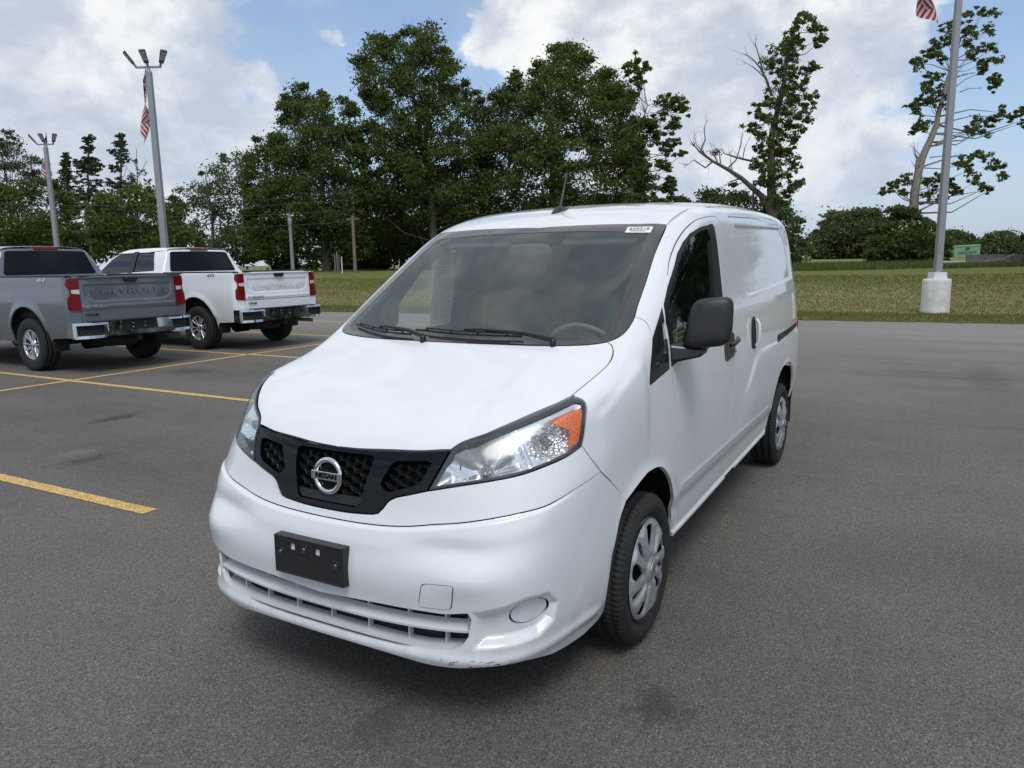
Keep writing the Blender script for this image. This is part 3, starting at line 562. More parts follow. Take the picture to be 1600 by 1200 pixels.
tree('sycamore_tree', 'storm broken tree with a split pale trunk behind the right light pole', (1424, 412), 57, blobs=[(x, y, q*1.05) for x, y, q in [(1535, 17, 8), (1553, 21, 8), (1519, 24, 9), (1487, 32, 9), (1478, 42, 7), (1492, 52, 10), (1508, 44, 8), (1521, 52, 10), (1543, 47, 7), (1484, 66, 7), (1465, 61, 8), (1462, 74, 9), (1444, 91, 9), (1458, 86, 8), (1431, 101, 8), (1474, 92, 7), (1513, 72, 8), (1513, 88, 7), (1530, 76, 8), (1551, 77, 8), (1556, 93, 9), (1540, 100, 7), (1532, 112, 7), (1553, 115, 9), (1561, 123, 8), (1553, 136, 7), (1449, 120, 8), (1465, 124, 9), (1446, 134, 6), (1457, 140, 9), (1475, 135, 7), (1433, 157, 8), (1445, 160, 8), (1458, 158, 8), (1424, 166, 7), (1430, 176, 6), (1472, 152, 7), (1478, 164, 7), (1449, 195, 9), (1438, 200, 6), (1428, 204, 5), (1525, 188, 9), (1518, 204, 7), (1538, 205, 9), (1548, 192, 6), (1556, 183, 7), (1567, 174, 7), (1582, 184, 7), (1596, 173, 8), (1600, 192, 7), (1508, 256, 9), (1498, 250, 7), (1521, 245, 8), (1540, 243, 8), (1550, 256, 8), (1560, 262, 8), (1564, 275, 7), (1514, 268, 9), (1524, 280, 8), (1536, 290, 7), (1544, 297, 5), (1470, 272, 8), (1458, 280, 8), (1480, 282, 7), (1446, 284, 6), (1417, 279, 7), (1405, 287, 7), (1394, 293, 6), (1384, 300, 5), (1487, 294, 7), (1496, 300, 6), (1462, 300, 8), (1470, 312, 6), (1444, 312, 7), (1410, 300, 5)]], per=210, leaf=.12, mat=0, group=TG, tr=.42, limbs=60, bark=BARK2, flat=.6,
     trunk=[(1424, 412), (1426, 350), (1430, 300), (1436, 262), (1442, 246), (1453, 222), (1464, 195), (1468, 170), (1476, 130), (1486, 95), (1494, 60)],
     extra=[([(1436, 280), (1433, 262), (1433, 243)], .30), ([(1455, 228), (1470, 226), (1482, 219)], .10), ([(1482, 219), (1500, 212), (1520, 206)], .07), ([(1500, 144), (1515, 138), (1535, 138)], .05), ([(1485, 120), (1505, 118), (1522, 113)], .05), ([(1453, 246), (1480, 243), (1500, 246)], .05), ([(1440, 245), (1428, 232), (1422, 226)], .04)])
BG = 'bushes and low trees beyond the field'
tree('scrub_tree', 'dark bushy thicket round the foot of the broken tree', (1420, 412), 55, poly=[(1356, 411), (1358, 378), (1376, 345), (1396, 324), (1418, 322), (1440, 344), (1468, 350), (1482, 372), (1480, 411)], n=110, r=.85, thick=3, per=140, leaf=.13, mat=0, group=BG, tr=.12)
tree('scrub_tree', 'dark leafy trees rising over the van tail', (1180, 412), 66, poly=[(1084, 330), (1092, 304), (1122, 284), (1150, 288), (1180, 302), (1226, 310), (1246, 335), (1262, 366), (1264, 410), (1090, 412)], n=130, r=1.2, thick=4, per=150, leaf=.16, mat=0, group=BG, tr=.2)
tree('scrub_tree', 'small sunlit treetop peeping over the van roof', (1045, 412), 95, poly=[(1018, 330), (1030, 314), (1050, 308), (1070, 314), (1080, 335), (1020, 345)], n=30, r=1.3, thick=3, per=130, leaf=.22, mat=2, group=BG, tr=.2)
tree('distant_tree', 'grey green distant tree clump right of the van tail', (1330, 406), 125, poly=[(1262, 408), (1266, 372), (1284, 350), (1302, 332), (1330, 334), (1352, 322), (1376, 332), (1382, 408)], n=150, r=2.1, thick=6, per=130, leaf=.30, mat=2, group=BG, tr=.3)
tree('distant_tree', 'pale distant tree directly right of the right light pole', (1500, 400), 150, poly=[(1470, 402), (1476, 368), (1494, 362), (1512, 368), (1528, 380), (1538, 402)], n=70, r=2.0, thick=5, per=120, leaf=.33, mat=2, group=BG, tr=.3)
tree('distant_tree', 'rounded distant tree at the right edge behind the concrete blocks', (1570, 400), 135, poly=[(1530, 402), (1540, 376), (1556, 364), (1580, 366), (1594, 372), (1605, 364), (1640, 368), (1650, 402)], n=100, r=2.0, thick=5, per=120, leaf=.30, mat=2, group=BG, tr=.3)
und = MB()
cl = np.concatenate([fill_clumps([(300, 420), (300, 372), (430, 350), (560, 340), (760, 340), (1000, 340), (1000, 412), (690, 418)], 90, 330, 1.9, 4), fill_clumps([(-40, 415), (-40, 350), (140, 345), (300, 350), (300, 418)], 92, 110, 1.9, 4)]); o = crown_mesh(cl, 110, .30, LF[0], 'undergrowth', None); tag(o, 'dark shaded undergrowth beneath the tall row of trees', 'undergrowth', kind='stuff')
# tall weeds along the far edge of the mown strip
n = 26000; px_ = 1240+rng.random(n)*400; dd_ = np.where(px_ > 1470, 40.5+rng.random(n)*4, 42+rng.random(n)*14); B_ = CAMP+dd_[:, None]*(FW+((px_-800)/FPX)[:, None]*RT+(200/FPX)*UP); x, y = B_[:, 0], B_[:, 1]; z = terr(x, y); h = (.10+.35*rng.random(n)**2)*np.where(px_ > 1470, .75, 1); a = rng.random(n)*6.28; wd = .03
V = np.stack([np.stack([x-np.cos(a)*wd, y-np.sin(a)*wd, z], -1), np.stack([x+np.cos(a)*wd, y+np.sin(a)*wd, z], -1), np.stack([x+.1*rng.standard_normal(n), y+.1*rng.standard_normal(n), z+h], -1)], 1).reshape(-1, 3)
tag(arr_mesh('tall_weeds', V, np.arange(3*n).reshape(-1, 3), leaf_mat('weed_leaves', (.075, .105, .030), (.20, .25, .085), .45, .8), None, False), 'rough uncut weeds at the back of the grass strip', 'weeds', kind='stuff')
# the other side of the lot (mirrored in the van's flank and side glass)
for i, (x, y, rz) in enumerate([(-50, 15.5, 40), (-43, 20.5, 130), (-34, 24, 250), (-22, 26, 10)]):
    src = [o for o in bpy.data.objects if o.get('label', '').startswith('rounded dense maple')][0]; c = copy_tree(src); c.location = (x, y, 0); c.rotation_euler = (0, 0, R(rz)); c['label'] = ['maple on the near side of the lot, farthest along the white fence', 'maple behind the white fence, left of the middle', 'maple behind the white fence opposite the van flank', 'maple behind the white fence nearest the camera'][i]; c['group'] = 'maples behind the white fence'
# ------------------------------------------------------------------ lamp posts
POLE = simple('grey_pole_paint', (.30, .31, .325), .45, .3, var=.08, vs=3.); CONC = simple('concrete', (.60, .60, .575), .85, var=.18, vs=5., bump=.5, bs=40); CAPW = simple('white_painted_cap', (.66, .67, .68), .5)
HEAD = simple('luminaire_housing', (.10, .105, .11), .5, .4); LED = simple('lamp_lens', (.42, .40, .38), .25)
FLG, t, b = new_mat('flag_cloth'); uv = N(t, 'ShaderNodeUVMap'); sp_ = N(t, 'ShaderNodeSeparateXYZ'); LK(t, uv.outputs[0], sp_.inputs[0])
st_ = MATH(t, 'GREATER_THAN', MATH(t, 'FRACT', MATH(t, 'MULTIPLY', sp_.outputs[1], 6.5)), .5); c = MIX(t, st_, (.62, .60, .60), (.42, .018, .030))
star = N(t, 'ShaderNodeTexVoronoi', _2=1.); ms = N(t, 'ShaderNodeMapping'); ms.inputs['Scale'].default_value = (14, 12, 1); LK(t, uv.outputs[0], ms.inputs[0]); LK(t, ms.outputs[0], star.inputs[0])
cn = MIX(t, RAMP(t, star.outputs[0], [(.22, 1.), (.26, 0.)]), (.012, .018, .07), (.7, .7, .72))
can = MATH(t, 'MULTIPLY', MATH(t, 'LESS_THAN', sp_.outputs[0], .40), MATH(t, 'GREATER_THAN', sp_.outputs[1], .46)); c = MIX(t, can, c, cn); LK(t, c, b.inputs['Base Color']); b.inputs['Roughness'].default_value = .8
def flag(parent_loc, W_, H_, nfold, dirx, label, name='flag', skew=.0):
    """cloth held at its hoist near the pole head and hanging in folds: u along the fly, v up the hoist"""
    nu, nv_ = 44, 26; V = []; UV = []
    dx = np.array([*dirx, 0.])/np.linalg.norm(dirx); dn = np.array([-dx[1], dx[0], 0])
    for j in range(nv_):
        v = j/(nv_-1)
        for i in range(nu):
            u = i/(nu-1); fall = u*H_*(.70+.30*(1-v)); hz = v*H_*.42*(1-u)
            x_ = W_*(.10+.55*u**.8*(1-.45*v)+.35*(1-v)*u)+.25*W_*math.sin(u*nfold*2.1+v*3)*(.25+u); y_ = .32*W_*math.sin(u*nfold+v*5.2)*(.3+u)
            V.append(dx*x_+dn*y_+np.array([0, 0, hz-fall+skew*u*v])); UV.append((u, v))
    me_i = np.arange(nu*nv_).reshape(nv_, nu); Q = np.stack([me_i[:-1, :-1].ravel(), me_i[:-1, 1:].ravel(), me_i[1:, 1:].ravel(), me_i[1:, :-1].ravel()], -1)
    o = arr_mesh(name, V, Q, FLG, None, True); ul = o.data.uv_layers.new(name='UVMap'); li = np.empty(len(o.data.loops), np.int32); o.data.loops.foreach_get('vertex_index', li); ul.data.foreach_set('uv', np.array(UV)[li].ravel()); o.location = parent_loc
    return tag(o, label, 'flag', 'flags hung on the lamp posts')
def lamp_post(xy, Hp, rz, label, hs=.76):
    o = empty('lamp_post', (*xy, float(terr(np.array(xy[0]), np.array(xy[1])))), rz, label, 'lamp post', 'lamp posts round the lot')
    mb = MB(); mb.lathe([(0, -.3), (.325, -.3), (.33, .0), (.325, .82), (.31, .865), (0, .87)], 36); mb.build('concrete_base', CONC, o)
    mb = MB(); mb.box((0, 0, .94), (.34, .34, .17), taper=.93); mb.build('base_cover', CAPW, o, .008)
    mb = MB(); q = .080; q2 = .062; mb.hexa([(-q, -q, .9), (q, -q, .9), (q, q, .9), (-q, q, .9), (-q2, -q2, Hp), (q2, -q2, Hp), (q2, q2, Hp), (-q2, q2, Hp)]); mb.build('pole_shaft', POLE, o, .012, 3)
    mb = MB(); mb.box((.0838, 0, 1.62), (.012, .09, .22)); mb.build('hand_hole_cover', POLE, o, .004)
    mb = MB(); mb.lathe([(q2+.01, Hp), (.045, Hp+.06), (.03, Hp+.12)], 12); mb.box((0, 0, Hp+.12), (.045, .64, .045)); mb.build('cross_arm', POLE, o, .004)
    for y, yaw in ((-.295, -52), (0, 0), (.295, 52)):
        h_ = empty('lamp_head', (0, y, Hp+.12)); h_.parent = o; h_.rotation_euler = (0, R(-52), R(yaw))
        mb = MB(); mb.hexa([(.10, -.058, -.025), (.42, -.088, -.018), (.42, .088, -.018), (.10, .058, -.025), (.10, -.055, .025), (.44, -.085, .025), (.44, .085, .025), (.10, .055, .025)]); hs_ = mb.build('lamp_housing', HEAD, o, .012, 2); hs_.matrix_local = h_.matrix_basis.copy()
        mb = MB(); mb.tube([(0, 0, 0), (.10, 0, 0)], .03, 8); st__ = mb.build('lamp_bracket', POLE, hs_)
        for k in range(3):
            mb = MB(); mb.box((.215+.070*k, 0, -.027), (.058, .120, .010)); mb.build('lamp_lens', LED, hs_)
        bpy.data.objects.remove(h_)
    return o
pr = P_ = at(1460, 489, 18.9); pr = np.array([pr[0], pr[1]])
lamp_post((pr[0], pr[1]), 9.4, R(28), 'nearest lamp post on a round concrete base at the right of the grass')
lamp_post(tuple(at(268, 500, 19.3)[:2]), 6.27, R(28), 'tall lamp post with three heads behind the white pickup')
lamp_post(tuple(at(100, 480, 28.6)[:2]), 5.98, R(28), 'farther lamp post with three heads behind the grey pickup')
tip = at(1441, 42, 18.9); flag(tuple(at(1436, -52, 18.9)), .42, 1.45, 4.0, (RT[0], RT[1]), 'striped flag whose hem hangs into the top right of the view')
flag(tuple(at(231, 138, 19.05)), .26, 1.45, 9., (-RT[0], -RT[1]), 'furled striped flag on the tall lamp post behind the white pickup')
flag(tuple(at(75, 228, 28.3)), .34, 1.35, 9., (-RT[0], -RT[1]), 'furled striped flag on the farther lamp post')
# ------------------------------------------------------------------ utility poles, posts, wires
WOOD = simple('weathered_wood', (.17, .135, .11), .9, var=.3, vs=5.); STL = simple('galvanised_steel', (.25, .27, .30), .5, .5)
def post(name, label, px, y0, y1, D, r0, r1, mat, cat='post', lean=0, group=None, extra=None):
    a = at(px+lean, y0, D); bq = at(px, y1, D); g = float(terr(np.array(a[0]), np.array(a[1]))); a[2] = min(a[2], g); bq[:2] = a[:2]+(bq[:2]-a[:2])*.15
    o = empty(name, tuple(a), 0, label, cat, group); mb = MB(); mb.tube([(0, 0, -.2), tuple(bq-a)], [r0, r1], 10); mb.build('pole_shaft' if cat != 'post' else 'shaft', mat, o)
    if extra: extra(o, bq-a)
    return o
def xf(o, tp):
    mb = MB(); mb.lathe([(0, -.5), (.16, -.5), (.17, -.45), (.17, .0), (.14, .05), (0, .06)], 14, Matrix.Translation(Vector(tp)+Vector((0, 0, -.4)))); mb.build('transformer', STL, o)
    mb = MB(); mb.box(Vector(tp)+Vector((0, 0, -1.3)), (.20, .20, .18)); mb.build('junction_box', STL, o)
def pins(o, tp):
    mb = MB(); mb.box(Vector(tp)+Vector((0, 0, -.25)), (.10, 1.1, .10), Matrix.Rotation(R(20), 3, 'Z')); mb.build('cross_arm', WOOD, o)
u1 = post('utility_pole', 'grey utility pole with a canister near its top behind the white pickup tailgate', 452, 425, 335, 60, .16, .12, STL, 'utility pole', 6, 'utility poles under the trees', xf)
u2 = post('utility_pole', 'brown wooden utility pole left of the van windshield', 551, 421, 338, 60, .15, .11, WOOD, 'utility pole', 4, 'utility poles under the trees', pins)
u3 = post('utility_pole', 'slim pale pole top standing over the van roof', 1172, 410, 286, 62, .10, .08, WOOD, 'utility pole', 2, 'utility poles under the trees')
FG = 'short posts at the edge of the trees'
post('fence_post', 'pale wooden post, leftmost beside the maple trunk', 524, 425, 397, 60, .06, .055, WOOD, 'post', 0, FG); post('fence_post', 'tallest thin grey post beside the maple trunk', 527.5, 426, 393, 60.5, .05, .045, STL, 'post', 0, FG)
post('fence_post', 'darkest short post beside the maple trunk', 530.5, 426, 398, 61, .05, .05, DARKP, 'post', 0, FG) if 'DARKP' in globals() else post('fence_post', 'short weathered post right of the two thinner ones', 530.5, 426, 398, 61, .05, .05, WOOD, 'post', 0, FG)
post('marker_post', 'white marker post between the maple trunk and the wooden pole', 534.5, 422, 401, 60, .045, .04, CAPW, 'marker post')
WIRE = simple('wire', (.05, .05, .055), .6)
for i, (p, q) in enumerate([((-60, 318), (556, 300)), ((-60, 322), (556, 312)), ((-60, 330), (556, 328)), ((-60, 355), (556, 345))]):
    a = at(*p, 66); c = at(*q, 60); P = [a+(c-a)*k/16-np.array([0, 0, 1.1*4*(k/16)*(1-k/16)*.5]) for k in range(17)]; mb = MB(); mb.tube(P, .016, 4); tag(mb.build('power_line', WIRE), ['topmost power line crossing the trees on the left', 'second power line from the top on the left', 'third power line from the top on the left', 'lowest power line on the left'][i], 'power line', 'power lines strung through the left trees')
# ------------------------------------------------------------------ container, concrete blocks, boards
GCT = simple('faded_green_paint', (.22, .40, .26), .6, var=.12, vs=2.)
p0 = at(1490, 404, 92); p1 = at(1531, 404, 91.5); ax = (p1-p0)*[1, 1, 0]; L = np.linalg.norm(ax); ax /= L; nz = np.array([-ax[1], ax[0], 0]); o = empty('shipping_container', (p0[0], p0[1], float(terr(np.array(p0[0]), np.array(p0[1])))), math.atan2(ax[1], ax[0]), 'faded green shipping container half hidden by brush at the right', 'container')
mb = MB(); V = []; n = 40
M_ = Matrix.Rotation(R(2.2), 4, 'Y').inverted()
for k in range(n+1):
    x = L*k/n; dy = .03*(1 if (k//1) % 2 else -1); V += [(x, dy, .25), (x, dy, 1.62)]
mb.add([M_ @ Vector(v) for v in V], [(2*i, 2*i+2, 2*i+3, 2*i+1) for i in range(n)]); mb.hexa([M_ @ Vector(v) for v in [(0, .06, .2), (L, .06, .2), (L, 2.3, .2), (0, 2.3, .2), (0, .06, 1.62), (L, .06, 1.62), (L, 2.3, 1.62), (0, 2.3, 1.62)]]); ctn = mb.build('container_wall', GCT, o)
mb = MB(); mb.box(M_ @ Vector((L/2, -.02, 1.64)), (L+.06, .12, .10), M_.to_3x3()); mb.build('top_rail', simple('pale_green_paint', (.42, .55, .42), .6), o)
tx = text_obj('container_lettering', 'GALLANT', .38, INKG, o, .01, M_ @ Matrix.Translation((L*.52, -.06, .78)) @ Matrix.Rotation(R(90), 4, 'X'), 1.25) if 'INKG' in globals() else text_obj('container_lettering', 'GALLANT', .38, simple('dark_green_ink', (.02, .07, .05), .6), o, .01, M_ @ Matrix.Translation((L*.52, -.06, .78)) @ Matrix.Rotation(R(90), 4, 'X'), 1.25)
mb = MB(); mb.lathe([(.0, .0), (.22, .0)], 14, M_ @ Matrix.Translation((L*.52, -.07, 1.26)) @ Matrix.Rotation(R(90), 4, 'X') @ Matrix.Diagonal((1.3, .7, 1, 1))); mb.build('container_emblem', bpy.data.materials['dark_green_ink'], o)
CB = simple('stained_concrete', (.20, .185, .175), .9, var=.5, vs=1.6, bump=.5, bs=12)
a = at(1508, 414, 50); c = at(1680, 414, 47); ax = (c-a)*[1, 1, 0]; L = np.linalg.norm(ax); g = float(terr(np.array(a[0]), np.array(a[1]))); o = empty('concrete_wall', (a[0], a[1], g), math.atan2(ax[1], ax[0]), 'low wall of stained concrete blocks at the right edge of the field', 'wall')
k = 0; x = 0.
while x < L:
    w_ = .95+.5*rng.random(); hh = .60+.05*rng.random(); mb = MB(); mb.box((x+w_/2, .06*rng.standard_normal(), hh/2-.05), (w_-.03, .5, hh+.1), Matrix.Rotation(.02*rng.standard_normal(), 3, 'Z')); mb.build('concrete_block', CB, o, .02); x += w_
a = at(1476, 413, 52); mb = MB(); 
o2 = empty('concrete_slab', (a[0], a[1], float(terr(np.array(a[0]), np.array(a[1])))+.02), math.atan2(ax[1], ax[0]), 'flat pale broken slab lying left of the concrete wall', 'slab'); mb.box((1.2, 0, .08), (2.8, 1., .18), Matrix.Rotation(R(1), 3, 'Y')); mb.build('slab', CONC, o2, .02)
mb = MB(); o = empty('fallen_branch', tuple(at(1548, 414, 46)), 0, 'bleached fallen branch lying against the concrete wall', 'branch')
d = RT*[1, 1, 0]
for (x0, z0, x1, z1) in ((-1.2, .0, 1.3, .45), (.1, .2, .7, .05), (.5, .3, 1.2, .25), (-.5, .1, -.1, .35), (.7, .35, 1.5, .62)): mb.tube([d*x0+[0, 0, z0], d*(x0+x1)/2+[0, 0, (z0+z1)/2+.05], d*x1+[0, 0, z1]], [.035, .03, .012], 5)
mb.build('branch_wood', simple('bleached_wood', (.36, .32, .27), .9), o)
# white rail fence on the near side of the lot
WF = simple('white_fence_paint', (.75, .76, .76), .6)
fo = empty('rail_fence', (0, 0, 0), 0, 'white three rail fence along the near side of the lot', 'fence')
for k in range(22):
    x = -46+k*2.6; mb = MB(); mb.box((x, 9.6, .65), (.12, .12, 1.4)); mb.build('fence_post', WF, fo)
    if k < 21:
        for z in (.40, .80, 1.20): mb = MB(); mb.box((x+1.3, 9.6, z), (2.48, .04, .13)); mb.build('fence_rail', WF, fo)
# ------------------------------------------------------------------ the van: one smooth skin, all panels are cut from it
Hc = Sp([(-3.8,1.8471),(-3.2,1.8654),(-2.6,1.8666),(-2,1.8574),(-1.6,1.8390),(-1.3,1.8161),(-1,1.7728),(-0.85,1.7337),(-0.72,1.6802),(-0.5,1.5575),(-0.2,1.3786),(0.14,1.1798),(0.3,1.1210),(0.5,1.0584),(0.7,0.9791),(0.835,0.8959),(1.1,0.5980)])
Hb = Sp([(-3.8,0.0597),(-1.5,0.0639),(-0.8,0.0658),(-0.3,0.0911),(0.14,0.0846),(0.5,0.0483),(1,0.0415)])
Xc = Sp([(0.1,0.8584),(0.2,0.9134),(0.27,0.9316),(0.34,0.9292),(0.42,0.9291),(0.5,0.9361),(0.58,0.9242),(0.662,0.8964),(0.72,0.8775),(0.8,0.8618),(0.89,0.8383),(0.97,0.7971),(1.1,0.7073),(1.3,0.5070)])
Xa = Sp([(0.1,0.3095),(0.43,0.2547),(0.6,0.2760),(0.79,0.4506),(0.9,0.6041),(1.1,0.5704),(1.3,0.5097)])
Wz = Sp([(0.1,0.7596),(0.2,0.7965),(0.32,0.8284),(0.45,0.8405),(0.6,0.8451),(0.8,0.8463),(1,0.8394),(1.15,0.8278),(1.4,0.7898),(1.6,0.7565),(1.75,0.7253),(1.95,0.6680)])
Wx = Sp([(-3.85,0.0438),(-3.4,0.0120),(-2.9,-0.0021),(-2,-0.0035),(-1,-0.0014),(-0.3,0.0024),(0,0.0122),(0.3,0.0325),(0.5,0.0582),(0.7,0.0969),(0.95,0.1653)])
KS = [0.2229, 0.1188, -0.0112, 0.1079, 0.1875]
REC = np.array([(-1.70, 1.695), (-3.36, 1.725), (-3.46, 1.60), (-3.50, 1.345), (-1.83, 1.285), (-1.745, 1.31), (-1.72, 1.45)])
FOG = np.array([(.408, .318), (.408, .443), (.479, .465), (.529, .481), (.585, .470), (.612, .42), (.602, .36), (.56, .325)])   # in the wrap-round chart: angle, height
def sd_poly_soft(a, b, P):
    sh = a.shape; return poly_sd(np.stack([a.ravel(), b.ravel()], -1), P).reshape(sh)
SEAMZ = Sp([(0, .665), (.17, .668), (.36, .683), (.50, .705), (.60, .721), (.68, .736), (.73, .746), (.776, .772), (.81, .80)])
def vdisp(x, y, z):
    d = np.zeros_like(x); side = ss(y, .60, .72)
    # wheel arch lips
    for hx, r0 in ((-.005, .385), (-2.93, .43)):
        r = np.hypot(x-hx, (z-.30)); d = d+.011*np.exp(-((r-r0)/.035)**2)*side*ss(z, .30, .42)*(1-ss(x, .12, .32))
    # flank below the crease draws in
    btw = ss(x, -3.5, -3.3)*(1-ss(x, .22, .34))
    d = d-.016*ss(.522-z, 0., .10)*side*btw+.003*np.exp(-((z-.53)/.012)**2)*side*ss(x, -2.4, -2.3)*(1-ss(x, -.5, -.36))
    sz_ = .302+.022*(-x-.37); d = d+.013*(1-ss(z-sz_, .008, .032))*side*ss(x, -2.42, -2.34)*(1-ss(x, -.36, -.30))   # sill lip
    # shoulder over the rear wheel
    zs = .945-.22*ss(-x, 1.35, 2.0)*0-.20*(1-ss(-x, 1.50, 2.05))
    d = d+.011*ss(zs-z, -.030, .038)*side*ss(-x, 1.45, 1.9)*ss(z, .45, .7)
    # front fender ridge running up to the mirror triangle
    zr = 1.044-.36*(x-.26); d = d+.006*ss(zr-z, -.012, .03)*side*ss(x, -.05, .05)*(1-ss(x, .33, .43))*ss(z, .7, .95)
    # cargo recess
    if np.any(x < -1.5):
        m = x < -1.5; e = np.zeros_like(x); e[m] = -.013*ss(-sd_poly_soft(x[m], z[m], REC), -.004, .020); d = d+e*side
    # front bumper
    fr = ss(x, .30, .42)
    if np.any(x > .3):
        d = d+.009*ss(SEAMZ(y)-z, -.001, .016)*fr*(1-ss(y, .72, .79))*(1-.55*ss(SEAMZ(y)-z, .03, .11))
        d = d+.012*np.exp(-((y-.56)/.11)**2-((z-.545)/.045)**2)*fr-.012*np.exp(-((y-.50)/.14)**2-((z-.625)/.035)**2)*fr
        m = (x > .35) & (z < .52); e = np.zeros_like(x); e[m] = -.030*ss(-sd_poly_soft(np.arctan2(y[m], x[m]+.3)*.9, z[m], FOG), -.004, .036); d = d+e
        d = d+.008*np.exp(-((z-.275)/.022)**2)*fr
        # hood creases
        d = d+.004*ss(y-.42*(1+.25*(x-.4)), 0, .05)*ss(x, .12, .3)*ss(z, .93, .99)*(1-ss(y, .62, .72))
    return d
def vanF0(p):
    x, y, z = p[..., 0], np.abs(p[..., 1]), p[..., 2]; e = 1e-3
    hx = (Hc(x+e)-Hc(x-e))/(2*e); top = (z-Hc(x)+Hb(x)*y*y)/np.sqrt(1+hx**2)
    xz = (Xc(z+e)-Xc(z-e))/(2*e); a = Xa(z); fr = (x-(Xc(z)-a*y**3))/np.sqrt(1+xz**2+(3*a*y*y)**2)
    wz = (Wz(z+e)-Wz(z-e))/(2*e); wx = (Wx(x+e)-Wx(x-e))/(2*e); sd_ = (y-Wz(z)+Wx(x))/np.sqrt(1+wz**2+wx**2)
    re = -3.80+.075*ss(z, 1.2, 1.9)+.12*y**3-x
    tf = smax(top, fr, KS[3]); ks = KS[0]-KS[1]*ss(x, -.2, .6)*ss(z, .8, 1.1)+KS[2]*ss(x, .4, .8)
    return smax(smax(tf, sd_, ks), re, KS[4])
def vanF(p):
    return vanF0(p)-vdisp(p[..., 0], np.abs(p[..., 1]), p[..., 2])
# ------------------------------------------------------------------ van materials
def paint(name, col, flake=0.):
    m, t, b = new_mat(name)
    tc_ = N(t, 'ShaderNodeTexCoord'); n = N(t, 'ShaderNodeTexNoise', _2=1.6, _3=8., _4=.65); LK(t, tc_.outputs['Object'], n.inputs[0])
    c = RAMP(t, n.outputs[0], [(.35, tuple(v*.955 for v in col)), (.62, col)])
    # road dust: sprinkled specks and a film that thickens near the road
    sp = N(t, 'ShaderNodeSeparateXYZ'); LK(t, tc_.outputs['Object'], sp.inputs[0])
    dn = N(t, 'ShaderNodeTexNoise', _2=9., _3=8., _4=.7); LK(t, tc_.outputs['Object'], dn.inputs[0])
    low = RAMP(t, sp.outputs[2], [(.18, .55), (.55, 0.)])
    df = MATH(t, 'MULTIPLY', low, RAMP(t, dn.outputs[0], [(.40, .15), (.72, 1.)]))
    c = MIX(t, df, c, (.30, .285, .26))
    n2_ = N(t, 'ShaderNodeTexNoise', _2=260., _3=2.); LK(t, tc_.outputs['Object'], n2_.inputs[0])
    spk = MATH(t, 'MULTIPLY', RAMP(t, n2_.outputs[0], [(.735, 0.), (.76, 1.)]), .35)
    c = MIX(t, spk, c, (.25, .22, .18))
    LK(t, c, b.inputs['Base Color']); b.inputs['Roughness'].default_value = .38; b.inputs['Coat Weight'].default_value = 1.; b.inputs['Coat IOR'].default_value = 1.5
    LK(t, RAMP(t, dn.outputs[0], [(.4, .02), (.75, .10)]), b.inputs['Coat Roughness']); b.inputs['Specular IOR Level'].default_value = .3; b.inputs['Metallic'].default_value = flake
    # faint orange peel
    op = N(t, 'ShaderNodeTexNoise', _2=14., _3=2.); LK(t, tc_.outputs['Object'], op.inputs[0])
    bp = N(t, 'ShaderNodeBump', _0=.05, _1=.004); LK(t, op.outputs[0], bp.inputs['Height']); LK(t, bp.outputs[0], b.inputs['Coat Normal'])
    return m
VW = paint('white_paint', (.745, .765, .78))
BLK = simple('black_plastic', (.015, .015, .016), .42, var=.25, vs=14, bump=.12, bs=500)
BLKS = simple('satin_black_plastic', (.012, .012, .013), .28, var=.2, vs=9)
GLB = simple('gloss_black', (.003, .003, .0035), .08, spec=.30)
WFR = simple('rubber_black_trim', (.008, .008, .009), .42, spec=.3)
RUB = simple('tyre_rubber', (.014, .0135, .013), .78, var=.35, vs=18, bump=.25, bs=240)
DARK = simple('dark_cavity', (.010, .010, .010), .8)
TRIM = simple('grey_interior_trim', (.050, .054, .052), .7, var=.15, vs=10)
TRIM2 = simple('pale_interior_trim', (.19, .20, .19), .75, var=.1, vs=10)
CHR = simple('chrome', (.78, .79, .80), .09, 1.)
SILV = simple('silver_wheel_paint', (.52, .53, .55), .36, .7, var=.10, vs=20)
STEEL = simple('steel', (.28, .28, .28), .45, .9, var=.3, vs=30)
WSG = glass_mat('windshield_glass', (.84, .92, .89), .95, film=.06)
SIDEG = glass_mat('side_glass', (.72, .78, .75), 1.)
LENS = glass_mat('headlight_lens', (.95, .96, .97), .8, rough=.14, film=.02)
AMB, _t, _b = new_mat('amber_plastic'); _b.inputs['Base Color'].default_value = (.80, .13, .010, 1); _b.inputs['Roughness'].default_value = .18
_v = N(_t, 'ShaderNodeTexVoronoi', _2=150.); _tc = N(_t, 'ShaderNodeTexCoord'); LK(_t, _tc.outputs['Object'], _v.inputs[0])
LK(_t, RAMP(_t, _v.outputs[0], [(0., (1., .30, .03)), (.6, (.85, .13, .008))]), _b.inputs['Base Color'])
_bp = N(_t, 'ShaderNodeBump', _0=.6, _1=.004); LK(_t, _v.outputs[0], _bp.inputs['Height']); LK(_t, _bp.outputs[0], _b.inputs['Normal'])
REFL, _t, _b = new_mat('reflector_chrome'); _b.inputs['Base Color'].default_value = (.93, .94, .95, 1); _b.inputs['Metallic'].default_value = .72; _b.inputs['Roughness'].default_value = .10
FACET, _t, _b = new_mat('faceted_chrome'); _b.inputs['Base Color'].default_value = (.92, .90, .89, 1); _b.inputs['Metallic'].default_value = .75; _b.inputs['Roughness'].default_value = .10
_v = N(_t, 'ShaderNodeTexVoronoi', _2=70.); _tc = N(_t, 'ShaderNodeTexCoord'); LK(_t, _tc.outputs['Object'], _v.inputs[0])
